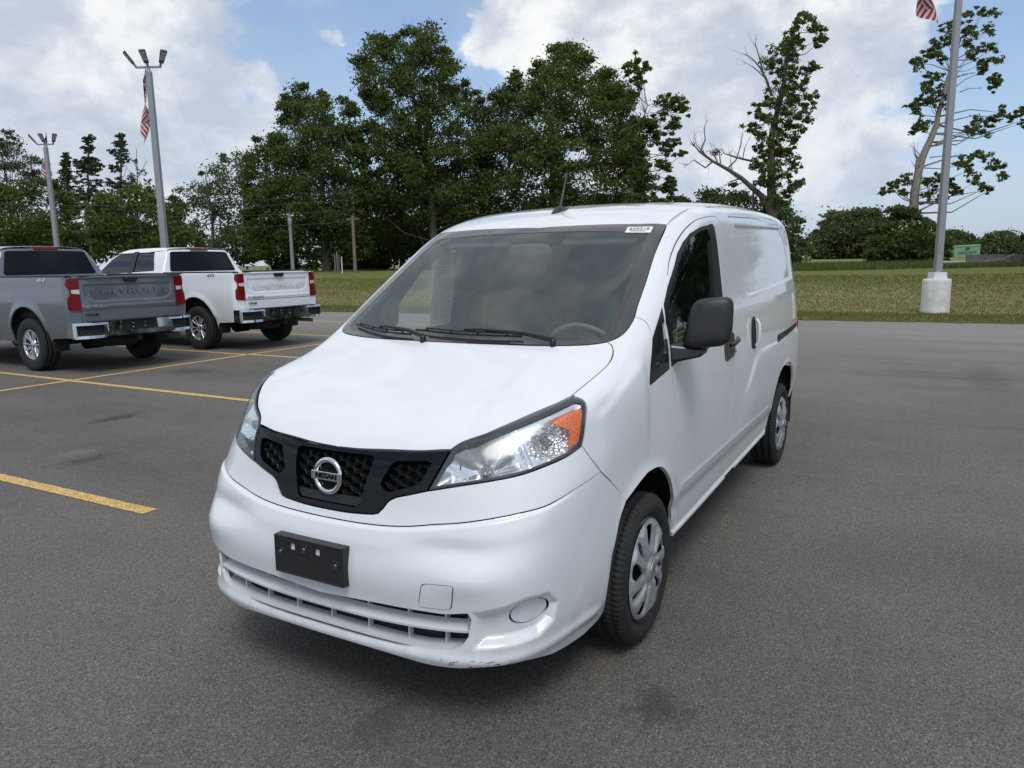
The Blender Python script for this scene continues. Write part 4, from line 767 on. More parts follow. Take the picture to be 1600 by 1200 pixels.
_bp = N(_t, 'ShaderNodeBump', _0=.9, _1=.01); LK(_t, _v.outputs[0], _bp.inputs['Height']); LK(_t, _bp.outputs[0], _b.inputs['Normal'])
REDL = simple('red_lens', (.33, .006, .010), .12, coat=1.)
WHT = simple('white_label', (.82, .82, .80), .6)
INK = simple('black_ink', (.02, .02, .02), .7)
FRIT = simple('black_glass_band', (.035, .032, .034), .12, coat=.6)
SCR = simple('scuffed_black', (.06, .06, .06), .8)

van = empty('delivery_van', (0, 0, 0), 0, 'white panel van with black grille and amber corner lamps parked in the foreground', 'van')
cS = Chart('side', vanF); cT = Chart('top', vanF); cC = Chart('cyl', vanF, x0=-.3); cO = Chart('ob', vanF, sn=.78, cs=.626)
cT0 = Chart('top', vanF0)

WS_T = [(-.700, 0, 1.675), (-.707, .057, 1.674), (-.714, .17, 1.675), (-.733, .391, 1.676), (-.743, .521, 1.672), (-.757, .60, 1.668), (-.765, .643, 1.665)]
WS_S = [(-.765, .643, 1.665), (-.559, .664, 1.550), (-.348, .691, 1.415), (-.197, .709, 1.318), (-.144, .717, 1.281), (-.100, .717, 1.254), (-.058, .713, 1.231), (-.028, .705, 1.217), (-.002, .692, 1.206), (.024, .671, 1.197)]
WS_B = [(.024, .671, 1.197), (.046, .636, 1.19), (.068, .58, 1.186), (.095, .474, 1.183), (.115, .357, 1.182), (.130, .20, 1.182), (.136, .10, 1.181), (.138, 0, 1.181)]
HD_S = [(.024, .671, 1.197), (.034, .690, 1.186), (.052, .705, 1.175), (.080, .716, 1.157), (.115, .722, 1.14), (.15, .723, 1.127), (.208, .719, 1.109), (.312, .711, 1.082), (.420, .703, 1.055)]
HL_T = [(.421, .704, 1.055), (.499, .672, 1.033), (.598, .607, .998), (.679, .533, .962), (.731, .461, .937), (.760, .434, .915)]
GR_T = [(.760, .434, .915), (.783, .352, .908), (.793, .300, .904), (.805, .20, .898), (.814, .10, .893), (.817, 0, .891)]
HL_B = [(.835, .391, .793), (.803, .486, .813), (.757, .577, .829), (.696, .652, .843), (.625, .707, .861), (.545, .747, .879), (.479, .770, .900)]
HL_O = [(.479, .770, .900), (.462, .771, .934), (.444, .768, .985), (.426, .760, 1.022), (.417, .746, 1.042), (.419, .715, 1.054)]
GR_B = [(.882, 0, .690), (.882, .099, .692), (.878, .200, .700), (.875, .221, .706), (.869, .241, .727), (.864, .257, .748), (.858, .286, .764), (.835, .391, .793)]
SEAM = [(.9, y, float(SEAMZ(y))) for y in (0, .09, .17, .27, .36, .44)]+[(.837, .505, .706), (.796, .598, .722), (.735, .678, .736), (.670, .727, .745), (.622, .749, .755), (.535, .776, .774), (.398, .802, .795)]
FS1 = [(.479, .770, .900), (.45, .786, .856), (.398, .802, .795)]
FS2 = [(.398, .802, .795), (.303, .814, .722), (.213, .828, .645)]
ARF = [(.213, .828, .645), (.260, .824, .584), (.279, .813, .518), (.300, .805, .447), (.317, .799, .360), (.305, .78, .290), (.287, .769, .235)]
BLOW = [(.287, .769, .235), (.36, .76, .212), (.453, .749, .203), (.613, .728, .217), (.70, .71, .240), (.784, .692, .258), (.865, .617, .262), (.898, .518, .250), (.915, .42, .247), (.934, .32, .256), (.940, .19, .262), (.940, 0, .262)]
ART = [(.213, .83, .645), (.152, .835, .668), (.076, .84, .690), (.012, .843, .701), (-.114, .847, .687), (-.191, .852, .641), (-.256, .85, .568), (-.306, .839, .482), (-.338, .825, .403), (-.352, .815, .344), (-.372, .807, .302)]
INT = [(.93, 0, .407), (.93, .231, .421), (.915, .420, .426), (.905, .486, .427), (.886, .565, .440), (.883, .574, .421), (.884, .563, .362), (.891, .540, .328), (.901, .500, .314), (.916, .423, .306), (.930, .318, .299), (.938, .164, .297), (.939, 0, .297)]

WS_S, WS_B, HD_S, HL_T, GR_T, HL_B, HL_O = map(cr, (WS_S, WS_B, HD_S, HL_T, GR_T, HL_B, HL_O))
SEAM, FS1, FS2, ARF, BLOW, ART = map(cr, (SEAM, FS1, FS2, ARF, BLOW, ART))
GR_B = cr(GR_B[:3])+cr(GR_B[3:7])+[GR_B[7]]
cF = Chart('front', vanF)
def rows(ch, lines, h=.012):
    out = []
    for L in lines: out += [tuple(p) for p in densify(np.array(L, float), h, False)]
    return ch.lift(np.array(out))
def inset_rows(P, ds, rnd=1):
    P = smooth_poly(np.asarray(P, float), rnd, 80) if rnd else np.asarray(P, float); L = []
    for d in ds: q = inset2(P, d); L.append(np.concatenate([q, q[:1]]))
    return L
def inset2(q, d):
    q = np.asarray(q); s = 1 if area2(q) > 0 else -1
    e1 = q-np.roll(q, 1, 0); e2 = np.roll(q, -1, 0)-q; e1 /= np.linalg.norm(e1, axis=1, keepdims=True); e2 /= np.linalg.norm(e2, axis=1, keepdims=True)
    n = np.stack([-(e1+e2)[:, 1], (e1+e2)[:, 0]], -1); n /= np.linalg.norm(n, axis=1, keepdims=True); c = np.maximum((n*np.stack([-e1[:, 1], e1[:, 0]], -1)).sum(1), .45)
    return q+s*n*(d/c)[:, None]
_a = cC.to2(np.array([(.86, .56, .4), (.60, .77, .4)])); _gx, _gz = np.meshgrid(np.arange(.395, .635, .0052), np.arange(.305, .50, .0052))
_sm = densify(np.array(SEAM), .010, False); _sm[:, 0] = np.maximum(_sm[:, 0], .3)
ROW_B = np.concatenate([cC.to2(_sm-[0, 0, k]) for k in (.0035, .006, .0085, .0115, .015, .0195)]+[np.stack([_gx.ravel(), _gz.ravel()], -1)])
xs_ = np.linspace(-3.5, -.36, 150)
ROW_S = rows(cS, inset_rows(REC, (-.006, -.003, .001, .004, .008, .012, .016, .021))
    +[[(x, z) for x in xs_] for z in (.548, .538, .53, .522, .512, .50, .48, .45)]
    +[[(x, .945-.20*(1-float(ss(-x, 1.50, 2.05)))+k) for x in np.linspace(-3.6, -1.42, 110)] for k in (-.040, -.030, -.022, -.015, -.008, -.001, .006, .013, .020, .028)]
    +[[(x, .302+.022*(-x-.37)+k) for x in np.linspace(-2.34, -.40, 100)] for k in (.006, .010, .015, .020, .025, .031, .038)], .016)
ROW_F = rows(cS, [[(x, 1.044-.36*(x-.26)+k) for x in np.linspace(-.1, .42, 30)] for k in (-.03, -.02, -.01, 0, .01, .018)]+[[(x, z) for x in (-.5, -.36)] for z in (.54, .53)], .012)
def mz(P): return [(x, -y, z) for x, y, z in P]
# hood, windshield, fascia, bumper
panel('hood', cT, WS_B[::-1]+HD_S[1:]+HL_T[1:]+GR_T[1:], VW, van, h=.022, he=.012, gap=.0025, centre=True, flange=.02)
wsp = WS_T+WS_S[1:]+WS_B[1:]
# inner clear area inside the printed black band
WI = [(-.652, 0), (-.66, .40), (-.668, .565), (-.655, .590), (-.60, .600), (-.20, .640), (-.05, .652), (.0, .645), (.032, .60), (.055, .50), (.078, .357), (.095, .18), (.10, 0)]
ws = panel('windshield', cT, wsp, WSG, van, h=.04, he=.02, gap=.001, centre=True, flange=.005, F=vanF0)
panel('windshield_black_band', cT0, wsp+[(x, y, 0) for x, y in WI[::-1]], FRIT, van, h=.02, he=.015, gap=.002, centre=True, flange=0, off=.0012)
def on_ws(x, y, lift=.0): p = cT0.lift(np.array([[x, y]]))[0]; n = grad(vanF0, p[None])[0]; return p+n*lift
def wiper(y0, y1, x0, x1, py, px):
    mb = MB(); pts = [on_ws(x0+(x1-x0)*k/8+.02*math.sin(math.pi*k/8), y0+(y1-y0)*k/8, .014) for k in range(9)]
    mb.tube(pts, .0045, 6); o = mb.build('wiper_blade', BLKS, van)
    mb = MB(); mb.tube([p+np.array([0, 0, .012]) for p in pts[1:8]], .004, 6); 
    for k in (1, 3, 5, 7): mb.tube([pts[k], pts[k]+np.array([0, 0, .014])], .005, 5)
    mb.build('blade_bridge', BLKS, o)
    a = on_ws(px, py, .02); m_ = pts[4]+np.array([0, 0, .02]); mb = MB(); mb.tube([a, a*.7+m_*.3+np.array([0, 0, .012]), a*.2+m_*.8+np.array([0, 0, .008]), m_], [.011, .009, .006, .005], 8)
    mb.lathe([(0, .006), (.010, .004), (.013, -.006), (.013, -.03)], 14, Matrix.Translation(Vector(a))); mb.build('wiper_arm', BLKS, van)
wiper(-.60, -.20, .000, .105, -.12, .128)
wiper(-.20, .33, .070, .078, .47, .084)
panel('front_fascia', cC, GR_B+HL_B[1:]+FS1[1:]+SEAM[::-1][1:], VW, van, h=.014, he=.010, gap=.0018, centre=True, flange=.016)
TOWP = [(.922, .421, .522), (.909, .531, .533), (.901, .515, .447), (.919, .403, .441)]
th_ = np.linspace(0, 2*np.pi, 33)[:-1]; FOGC = np.array([.734, .703, .410]); 
fog2 = cC.to2(FOGC[None])[0]; FOGP = [(fog2[0]+.048*math.cos(t), fog2[1]+.040*math.sin(t)) for t in th_]
tow2 = smooth_poly(cC.to2(np.array(TOWP)), 0); 
def rrect(q, r=.16, k=5):
    out = []; n = len(q)
    for i in range(n):
        a, b, c = q[i-1], q[i], q[(i+1) % n]; u = b+(a-b)*r; v = b+(c-b)*r
        for j in range(k+1):
            t = j/k; out.append((1-t)**2*u+2*t*(1-t)*b+t*t*v)
    return np.array(out)
TOW2 = rrect(tow2)
I2 = cC.to2(np.array(INT)); inth = np.concatenate([I2, (I2*[-1, 1])[::-1]])
# the intake crosses the centre plane, so the bumper half is notched there rather than holed
# the notch is closed at y=0 by splitting the outline
hv = [panel('', cC, SEAM+FS2[1:]+ARF[1:]+BLOW[1:]+INT[::-1], None, None, holes=hh, h=.0115, he=.008, gap=.0018, centre='half', flange=.022, holegap=.0016, pts=ROW_B, ret=True) for hh in ([TOW2, FOGP], [FOGP])]
(v1, n1_, t1), (v2, n2_, t2) = hv; mi3 = np.array([1, -1, 1.])
arr_mesh('front_bumper', np.concatenate([v1, v2*mi3]), np.concatenate([t1, t2[:, ::-1]+len(v1)]), VW, van, True, np.concatenate([n1_, n2_*mi3]))
panel('tow_eye_cover', cC, TOW2, VW, van, h=.015, he=.006, gap=.0012, flange=.01, off=.0012)
for mir in (False, True):
    panel('fog_lamp_cover', cC, FOGP, VW, van, h=.012, he=.006, gap=.0035, flange=.01, off=-.0035, mirror=mir)
# joint shadow line of the bumper ends is real: the cavity behind
def ringpos(z, y, inset, F=vanF):
    p = cC.lift(cC.to2(np.array([[.9, y, z]])))[0]; n = grad(F, p[None])[0]; return p-n*inset
def louvre(name, pts_o, depth, tilt, thick, mat, parent):
    """a shelf blade that follows the bumper's plan curve"""
    mb = MB(); V = []; 
    for (y, z) in pts_o:
        p = cC.lift(np.array([[math.atan2(y, .93-.4*y*y*.3+.3)*.9, z]]))[0]; n = np.array([math.cos(math.atan2(p[1]*1.2, 1.3)), math.sin(math.atan2(p[1]*1.2, 1.3)), 0])
        q = p-n*.006; V.append((q+[0, 0, thick], q, q-n*depth+[0, 0, tilt], q-n*depth+[0, 0, tilt+thick]))
    vs = [v for r_ in V for v in r_]; fs = []
    for i in range(len(V)-1):
        for k in range(4): fs.append((i*4+k, i*4+(k+1) % 4, (i+1)*4+(k+1) % 4, (i+1)*4+k))
    mb.add(vs, fs); return mb.build(name, mat, parent)
ys = np.linspace(-.565, .565, 41)
VWI = simple('unpolished_white_plastic', (.52, .545, .55), .5, var=.05)
intk = louvre('air_intake', [(y, .300+.10*max(0, abs(y)-.42)) for y in ys], .058, .004, .004, VWI, van)
louvre('intake_louvre', [(y, .356+.045*y*y+.022*0) for y in np.linspace(-.572, .572, 41)], .038, .022, .007, VWI, intk)
for s in (-1, 1):
    mb = MB(); a = ringpos(.37, .572*s, .004); mb.add([a+[0, 0, .07], a-[0, 0, .06], a-[.10, 0, .05], a+[-.10, 0, .07]], [(0, 1, 2, 3)]); mb.build('intake_side_wall', VWI, intk)
for y in (-.44, -.30, -.15, .01, .17, .33, .47):
    mb = MB(); z0 = .305; z1 = .352+.045*y*y; z2 = .362+.045*y*y; z3 = .418
    for za, zb in ((z0, z1), (z2, z3)):
        a = ringpos((za+zb)/2, y, .012); mb.box(a-np.array([.036, 0, 0]), (.020, .0055, zb-za+.012))
    mb.build('intake_strut', VWI, intk)
mb = MB(); V = []
for y in ys: V += [ringpos(.43, y, .070)+[0, 0, .05], ringpos(.30, y, .070)-[0, 0, .05]]
mb.add(V, [(2*i, 2*i+1, 2*i+3, 2*i+2) for i in range(40)]); mb.build('intake_backing', DARK, intk)
# scrapes under the bumper corner
mb = MB()
for k in range(26):
    y = .45+.24*rng.random(); z = .262+.02*rng.random(); L = .004+.018*rng.random(); 
    a = cC.to2(np.array([[.9-.2*(y-.4), y, z]]))[0]; q = np.array([a, a+[L*.7, L*.35*(rng.random()-.3)], a+[L*.6, .0018+L*.3*(rng.random()-.4)], a+[0, .0014]])
    X = cC.lift(q); X = X+grad(vanF, X)*.0009; mb.add(X, [(0, 1, 2, 3)])
mb.build('bumper_scrapes', SCR, van)['kind'] = 'stuff'

# ------------------------------------------------------------------ grille
GO = GR_T[::-1]+[(.835, .391, .793)]+GR_B[::-1][1:]
C1 = [(.83, 0, .876), (.83, .160, .877), (.84, .172, .870), (.86, .134, .722), (.86, .120, .715), (.86, 0, .713)]
C2 = [(.80, .245, .872), (.79, .355, .882), (.79, .385, .878), (.81, .358, .822), (.81, .338, .806), (.84, .245, .775), (.84, .228, .782), (.84, .212, .800)]
c2 = cC.to2(np.array(C1)); c1h = c2
gr = panel('grille', cC, [(*p,) for p in GO[:1]]+GO[1:]+[(.86, 0, .7129)]+C1[::-1][1:], GLB, van, holes=[rrect(cC.to2(np.array(C2)), .2)], h=.014, he=.007, gap=.003, centre=True, flange=.028, off=-.002, holegap=0.)
def inset_pt(ab, d): X = cC.lift(np.array([ab])); return X[0]-grad(vanF0, X)[0]*d
# recessed surround and honeycomb
HEX = simple('honeycomb_plastic', (.020, .020, .021), .36, var=.2, vs=40)
def honeycomb(poly2, mir_both, name):
    P = np.asarray(poly2); lo = P.min(0)-.02; hi = P.max(0)+.02; dx, dz = .0560, .0165; r = 0; z = lo[1]; cells = []
    while z < hi[1]:
        x = math.floor(lo[0]/dx)*dx+(dx/2 if r % 2 else 0)
        while x < hi[0]: cells.append((x, z)); x += dx
        z += dz; r += 1
    cells = np.array(cells); cells = cells[poly_sd(cells, P) < .006]; w_, h_ = dx*.667, dz
    def hx(w_, h_, dzz=0): return np.array([(-w_, dzz), (-w_*.5, h_+dzz), (w_*.5, h_+dzz), (w_, dzz), (w_*.5, -h_+dzz), (-w_*.5, -h_+dzz)])
    ou = hx(dx/3*2*.5*2, dz); ou[:, 0] *= .5; ou = hx(dx*.3333, dz); inn = hx(dx*.3333-.0030, dz-.0034)
    A2 = (cells[:, None]+ou[None]).reshape(-1, 2); B2 = (cells[:, None]+inn[None]).reshape(-1, 2); X = cC.lift(np.concatenate([A2, B2])); n = grad(vanF0, X); k = len(A2)
    A = X[:k]-n[:k]*.024; B_ = X[k:]-n[k:]*.017; C_ = X[k:]-n[k:]*.045; V = np.concatenate([A, B_, C_]); Q = []
    for c in range(len(cells)):
        for i in range(6):
            a_, b_ = c*6+i, c*6+(i+1) % 6; Q += [(a_, b_, k+b_, k+a_), (k+a_, k+b_, 2*k+b_, 2*k+a_)]
    Q = np.array(Q)
    if mir_both: Q = np.concatenate([Q, Q[:, ::-1]+len(V)]); V = np.concatenate([V, V*[1, -1, 1]])
    o = arr_mesh(name, V, Q, HEX, gr, False); o['kind'] = 'stuff'; return o
C1f = np.concatenate([c2, (c2*[-1, 1])[::-1]])
honeycomb(C1f, False, 'grille_mesh'); honeycomb(cC.to2(np.array(C2)), True, 'grille_mesh')
mb = MB(); V = []; aa = np.linspace(-.37, .37, 31)
for a in aa: V += [inset_pt((a, .90), .05), inset_pt((a, .69), .05)]
mb.add(V, [(2*i, 2*i+1, 2*i+3, 2*i+2) for i in range(30)]); mb.build('grille_backing', DARK, gr)
panel('grille_ledge', cC, [(.86, 0, .7135), (.86, .122, .7155), (.86, .138, .728), (.86, .145, .744), (.86, 0, .742)], BLK, gr, h=.02, he=.01, gap=0, centre=True, flange=.02, off=-.010)
# chrome roundel with the name bar
ec = np.array([.862, 0, .800]); nrm = Vector((1, 0, .10)).normalized(); EM = frame(ec, (0, 1, 0), nrm)
mb = MB(); tor = []
nu, nv_ = 56, 10
for i in range(nu):
    t = 2*math.pi*i/nu
    for j in range(nv_):
        s_ = 2*math.pi*j/nv_; rr = .056+.0095*math.cos(s_); tor.append(EM @ Vector((rr*math.cos(t), rr*math.sin(t)*.98, .004+.007*math.sin(s_))))
mb.add(tor, [(i*nv_+j, ((i+1) % nu)*nv_+j, ((i+1) % nu)*nv_+(j+1) % nv_, i*nv_+(j+1) % nv_) for i in range(nu) for j in range(nv_)], True)
emb = mb.build('emblem', CHR, gr)
mb = MB()
def rbox(mb, cx, cy, w_, h_, z0, z1, M): mb.prism([(cx-w_, cy-h_), (cx+w_, cy-h_), (cx+w_, cy+h_), (cx-w_, cy+h_)], M @ Matrix.Translation((0, 0, z0)), z1-z0)
rbox(mb, 0, 0, .068, .0145, .004, .014, EM); mb.build('emblem_bar', CHR, emb, .002)
text_obj('emblem_lettering', 'NISSAN', .026, GLB, emb, .0012, EM @ Matrix.Translation((0, 0, .0150)), 1.08, .0004)
mb = MB(); mb.lathe([(0, 0), (.048, 0)], 32, EM); mb.build('emblem_disc', GLB, emb)

# ------------------------------------------------------------------ headlights
HLP = HL_T[::-1]+[(.419, .715, 1.054)]+HL_O[::-1][1:]+HL_B[::-1][1:]
HL2 = cC.to2(np.array(HL_B+HL_O[1:-1]+HL_T[:-1]+[(.760, .434, .915)]))
HL2d = densify(HL2, .03)
AMBP = cC.to2(np.array([(.52, .745, .905), (.482, .762, .915), (.462, .768, .955), (.448, .762, 1.00), (.440, .752, 1.028), (.50, .70, 1.008), (.545, .688, .992), (.50, .735, .960), (.505, .742, .93)]))
for mir in (False, True):
    s = -1 if mir else 1
    hl = panel('headlight', cC, HL2d, LENS, van, h=.025, he=.012, gap=.004, flange=.004, off=.001, mirror=mir, F=vanF0)
    q_out = inset2(HL2d, .002); q_in = inset2(HL2d, .0105)
    panel('headlight_gasket', cC, q_out, BLKS, hl, holes=[q_in], h=.02, he=.008, gap=0, flange=.03, off=-.003, mirror=mir, F=vanF0)
    # housing: a chrome dish set back, stepped and faceted
    def housF(p):
        y = np.abs(p[..., 1]); x = p[..., 0]; z = p[..., 2]
        return vanF0(p)
    def dish(ab, d):
        X = cC.lift(ab); return X-grad(vanF0, X)*d[:, None]
    lo = HL2.min(0); hi = HL2.max(0); gx, gz = np.meshgrid(np.linspace(lo[0], hi[0], 84), np.linspace(lo[1], hi[1], 40)); G = np.stack([gx.ravel(), gz.ravel()], -1)
    sdv = poly_sd(G, HL2d)
    m1c = cC.to2(np.array([[.735, .545, .868]]))[0]; m2c = cC.to2(np.array([[.565, .700, .935]]))[0]
    r1 = np.hypot((G[:, 0]-m1c[0])/1.10, (G[:, 1]-m1c[1])); r2 = np.hypot((G[:, 0]-m2c[0])/1.0, (G[:, 1]-m2c[1])/.95)
    d = .012+.9*np.clip(-sdv-.006, 0, .028); bowl1 = .085*np.clip(1-(r1/.088)**2, 0, 1); bowl2 = .070*np.clip(1-(r2/.062)**2, 0, 1)
    ang = np.arctan2(G[:, 1]-m1c[1], G[:, 0]-m1c[0]); st = .004*np.sign(np.sin(ang*7))*(r1 < .085)*(r1 > .03)
    d = np.maximum(d, .010+np.maximum(bowl1, bowl2))+st
    # divider blade between the two lamps
    dv = (G[:, 0]-(m1c[0]*.47+m2c[0]*.53))-.35*(G[:, 1]-m2c[1])*-1.0; d = np.where(np.abs(dv) < .006, .014, d)
    X = dish(G, d); nx, nz = 84, 40; idx = np.arange(nx*nz).reshape(nz, nx)
    Q = np.stack([idx[:-1, :-1].ravel(), idx[:-1, 1:].ravel(), idx[1:, 1:].ravel(), idx[1:, :-1].ravel()], -1); Q = Q[(sdv[Q] < -.003).all(1)]
    if mir: X = X*[1, -1, 1]; Q = Q[:, ::-1]
    ho = arr_mesh('reflector', X, Q, REFL, hl, True); ho.data.materials.append(FACET)
    fc = (r2[Q].mean(1) < .064); ho.data.polygons.foreach_set('material_index', fc.astype(np.int32))
    panel('amber_reflector', cC, AMBP, AMB, hl, h=.012, he=.008, gap=0, flange=.006, off=-.010, mirror=mir, F=vanF0)
    # bulbs and their holders
    for (c, dd, rr) in ((m1c, .070, .012), (m2c, .055, .010)):
        X0 = cC.lift(c[None]); n = grad(vanF0, X0)[0]; p = X0[0]-n*dd; p = p*[1, s, 1]; n = n*[1, s, 1]
        mb = MB(); mb.lathe([(rr*1.4, -.02), (rr*1.3, .006), (rr, .008), (rr, .026), (rr*.7, .034), (0, .036)], 16, frame(p, (0, 0, 1), n)); mb.build('bulb', STEEL, hl)
# ------------------------------------------------------------------ fender, pillar, doors, side
DF = [(-.259, .832, 1.065), (-.28, .835, 1.02), (-.299, .84, .942), (-.303, .841, .91), (-.322, .845, .759), (-.350, .844, .609), (-.366, .83, .45), (-.372, .807, .302)]
COWL = [(-.144, .717, 1.281), (-.156, .742, 1.272), (-.157, .765, 1.255), (-.138, .797, 1.202)]
QO = [(-.138, .797, 1.202), (-.060, .816, 1.106), (-.030, .823, 1.052), (-.024, .824, 1.038), (-.034, .826, 1.029), (-.259, .832, 1.065)]
DF = cr(DF, .02)
FE = [(.479, .770, .900)]+HL_O[1:]+HD_S[::-1][1:]+[p for p in WS_S[::-1] if p[0] < .02 and p[0] >= -.1441]+COWL[1:]+QO[1:]+DF[1:]+ART[::-1]+FS2[::-1][1:]+FS1[::-1][1:-1]
panel('front_fender', cO, FE, VW, van, h=.016, he=.009, gap=.0018, flange=.016, both=True, pts=ROW_F)
DT = [(-.259, .83, 1.075), (-.262, .80, 1.20), (-.30, .775, 1.32), (-.38, .76, 1.395), (-.461, .748, 1.442), (-.517, .734, 1.486), (-.585, .724, 1.532), (-.691, .717, 1.592), (-.811, .715, 1.643), (-.981, .712, 1.689), (-1.153, .711, 1.713), (-1.33, .711, 1.726), (-1.372, .714, 1.722), (-1.395, .717, 1.705), (-1.41, .72, 1.66)]
DR = [(-1.41, .72, 1.66), (-1.455, .77, 1.45), (-1.465, .80, 1.25), (-1.445, .835, 1.10), (-1.429, .838, 1.054), (-1.363, .846, .870), (-1.29, .846, .74), (-1.255, .847, .629), (-1.265, .838, .45), (-1.275, .815, .318)]
DT = cr(DT, .015); DR = cr(DR, .02)
SILL = [(x, .81, .302+.022*(-x-.37)) for x in (-.372, -.8, -1.275, -1.53, -2.0, -2.38)]
GL = [(-1.145, .734, 1.673), (-1.07, .734, 1.667), (-.988, .734, 1.657), (-.829, .733, 1.625), (-.718, .735, 1.584), (-.618, .74, 1.532), (-.534, .752, 1.473), (-.409, .766, 1.392), (-.315, .78, 1.322)]
BELT = [(-.270, .832, 1.068), (-.392, .833, 1.087), (-.80, .833, 1.118), (-1.22, .833, 1.135)]
WINO = GL+[(-.275, .80, 1.25)]+BELT+[(-1.222, .80, 1.30), (-1.245, .77, 1.50), (-1.262, .735, 1.655), (-1.25, .733, 1.682), (-1.20, .733, 1.682)]
door = panel('front_door', cS, DF+[SILL[1], SILL[2]]+DR[::-1][1:]+DT[::-1][1:], VW, van, holes=[np.array(WINO)], h=.016, he=.010, gap=.002, flange=.018, both=True, holegap=0, pts=ROW_S)
WINI = [(-1.125, .734, 1.655), (-.988, .734, 1.640), (-.835, .733, 1.608), (-.73, .735, 1.57), (-.63, .74, 1.515), (-.55, .752, 1.458), (-.425, .766, 1.375), (-.345, .78, 1.30), (-.335, .80, 1.20), (-.34, .82, 1.10), (-.60, .83, 1.122), (-1.04, .833, 1.145), (-1.062, .80, 1.333), (-1.105, .77, 1.50), (-1.140, .75, 1.60)]
for k, d in enumerate(door):
    panel('window_frame', cS, WINO, WFR, d, holes=[np.array(WINI)], h=.02, he=.012, gap=.0005, flange=.02, off=-.004, mirror=bool(k), holegap=0)
    panel('window_pane', cS, WINI, SIDEG, d, h=.05, he=.03, gap=-.004, flange=0, off=-.014, mirror=bool(k), F=vanF0)
# quarter window garnish
QG = [(-.409, .766, 1.392), (-.258, .786, 1.285)]+QO[:-1]+[(-.257, .832, 1.064), (-.262, .80, 1.20), (-.30, .775, 1.315)]
QW = [(-.280, .79, 1.262), (-.245, .795, 1.246), (-.165, .80, 1.175), (-.105, .81, 1.110), (-.100, .815, 1.088), (-.118, .816, 1.082), (-.205, .819, 1.108), (-.232, .816, 1.13), (-.262, .81, 1.19)]
for k in (0, 1):
    g = panel('quarter_window', cS, QG, BLKS, van, holes=[rrect(cS.to2(np.array(QW)), .15, 3)], h=.02, he=.012, gap=.001, flange=.012, off=-.002, mirror=bool(k), holegap=0)
    panel('window_pane', cS, QW, SIDEG, g, h=.04, he=.02, gap=-.003, flange=0, off=-.008, mirror=bool(k), F=vanF0)
# pillar, roof rail and rear quarter in one skin
DITCH = [(-.765, .643, 1.665), (-.90, .645, 1.70), (-1.2, .642, 1.78), (-1.6, .640, 1.82), (-2.2, .638, 1.84), (-2.9, .628, 1.84), (-3.4, .608, 1.82), (-3.62, .585, 1.78)]
SD = [(-1.633, .718, 1.731), (-1.615, .72, 1.70), (-1.585, .756, 1.613), (-1.605, .783, 1.458), (-1.615, .809, 1.30), (-1.575, .83, 1.149), (-1.545, .845, .95), (-1.525, .848, .70), (-1.515, .848, .532), (-1.50, .82, .327), (-2.0, .82, .338), (-2.33, .82, .346), (-2.34, .824, .376), (-2.43, .835, .45), (-2.47, .85, .55), (-2.50, .86, .66), (-2.53, .86, .80), (-2.545, .85, .93), (-2.545, .84, 1.2), (-2.53, .78, 1.55), (-2.50, .715, 1.745), (-2.46, .712, 1.757), (-2.2, .711, 1.752), (-1.66, .711, 1.737)]
SD = cr(SD+SD[:1], .02)[:-1] if False else SD
RA = [(-2.38, .815, .346), (-2.455, .83, .437), (-2.475, .852, .548), (-2.545, .863, .652), (-2.645, .864, .712), (-2.789, .865, .751), (-2.93, .868, .758), (-3.06, .868, .742), (-3.18, .86, .69), (-3.27, .86, .61), (-3.32, .85, .52), (-3.345, .84, .44)]
RA = cr(RA)
RE = [(-3.345, .84, .44), (-3.52, .84, .50), (-3.60, .80, .52), (-3.66, .765, .53), (-3.72, .70, .60), (-3.72, .70, 1.2), (-3.66, .66, 1.60), (-3.62, .585, 1.78)]
body = panel('side_panel', cO, [p for p in WS_S if p[0] <= -.1439][::-1]+DITCH[1:]+RE[::-1][1:]+RA[::-1][1:]+[SILL[4], SILL[3], SILL[2]]+DR[::-1][1:]+[p for p in DT[::-1][1:] if p[0] < -.45]+[(-.409, .766, 1.392), (-.258, .786, 1.285), (-.138, .797, 1.202)]+COWL[::-1][1:-1], VW, van,
             holes=[np.array(SD)], h=.022, he=.010, gap=.0018, flange=.014, both=True, pts=ROW_S)
for k, b in enumerate(body):
    sdr = panel('sliding_door', cS, SD, VW, van, h=.018, he=.010, gap=.0024, flange=.014, mirror=bool(k), pts=ROW_S)
# track slot of the sliding door
RL = [(-2.56, .84, .944), (-2.60, .84, .985), (-3.53, .82, 1.002), (-3.53, .82, .968), (-2.57, .84, .936)]
for k in (0, 1):
    rl = panel('door_track', cS, RL, BLKS, van, h=.03, he=.012, gap=0, flange=.01, off=.002, mirror=bool(k))
    panel('track_groove', cS, [(-2.60, .84, .952), (-2.61, .84, .972), (-3.52, .82, .992), (-3.52, .82, .976)], DARK, rl, h=.03, he=.02, gap=0, flange=0, off=.0035, mirror=bool(k))
panel('roof', cT, [(-.700, 0, 1.68)]+WS_T[1:]+DITCH[1:]+[(-3.62, .585, 1.78), (-3.665, .3, 1.80), (-3.68, 0, 1.80)], VW, van, h=.035, he=.016, gap=.003, centre=True, flange=.014)
# roof joint mastic
for s in (1, -1):
    mb = MB(); P = cT.lift(cT.to2(densify(np.array(DITCH), .05, False))); mb.tube(P*[1, s, 1]-np.array([0, 0, .010]), .006, 6); mb.build('roof_gutter', simple('white_sealant', (.55, .57, .58), .5) if s > 0 else bpy.data.materials['white_sealant'], van)
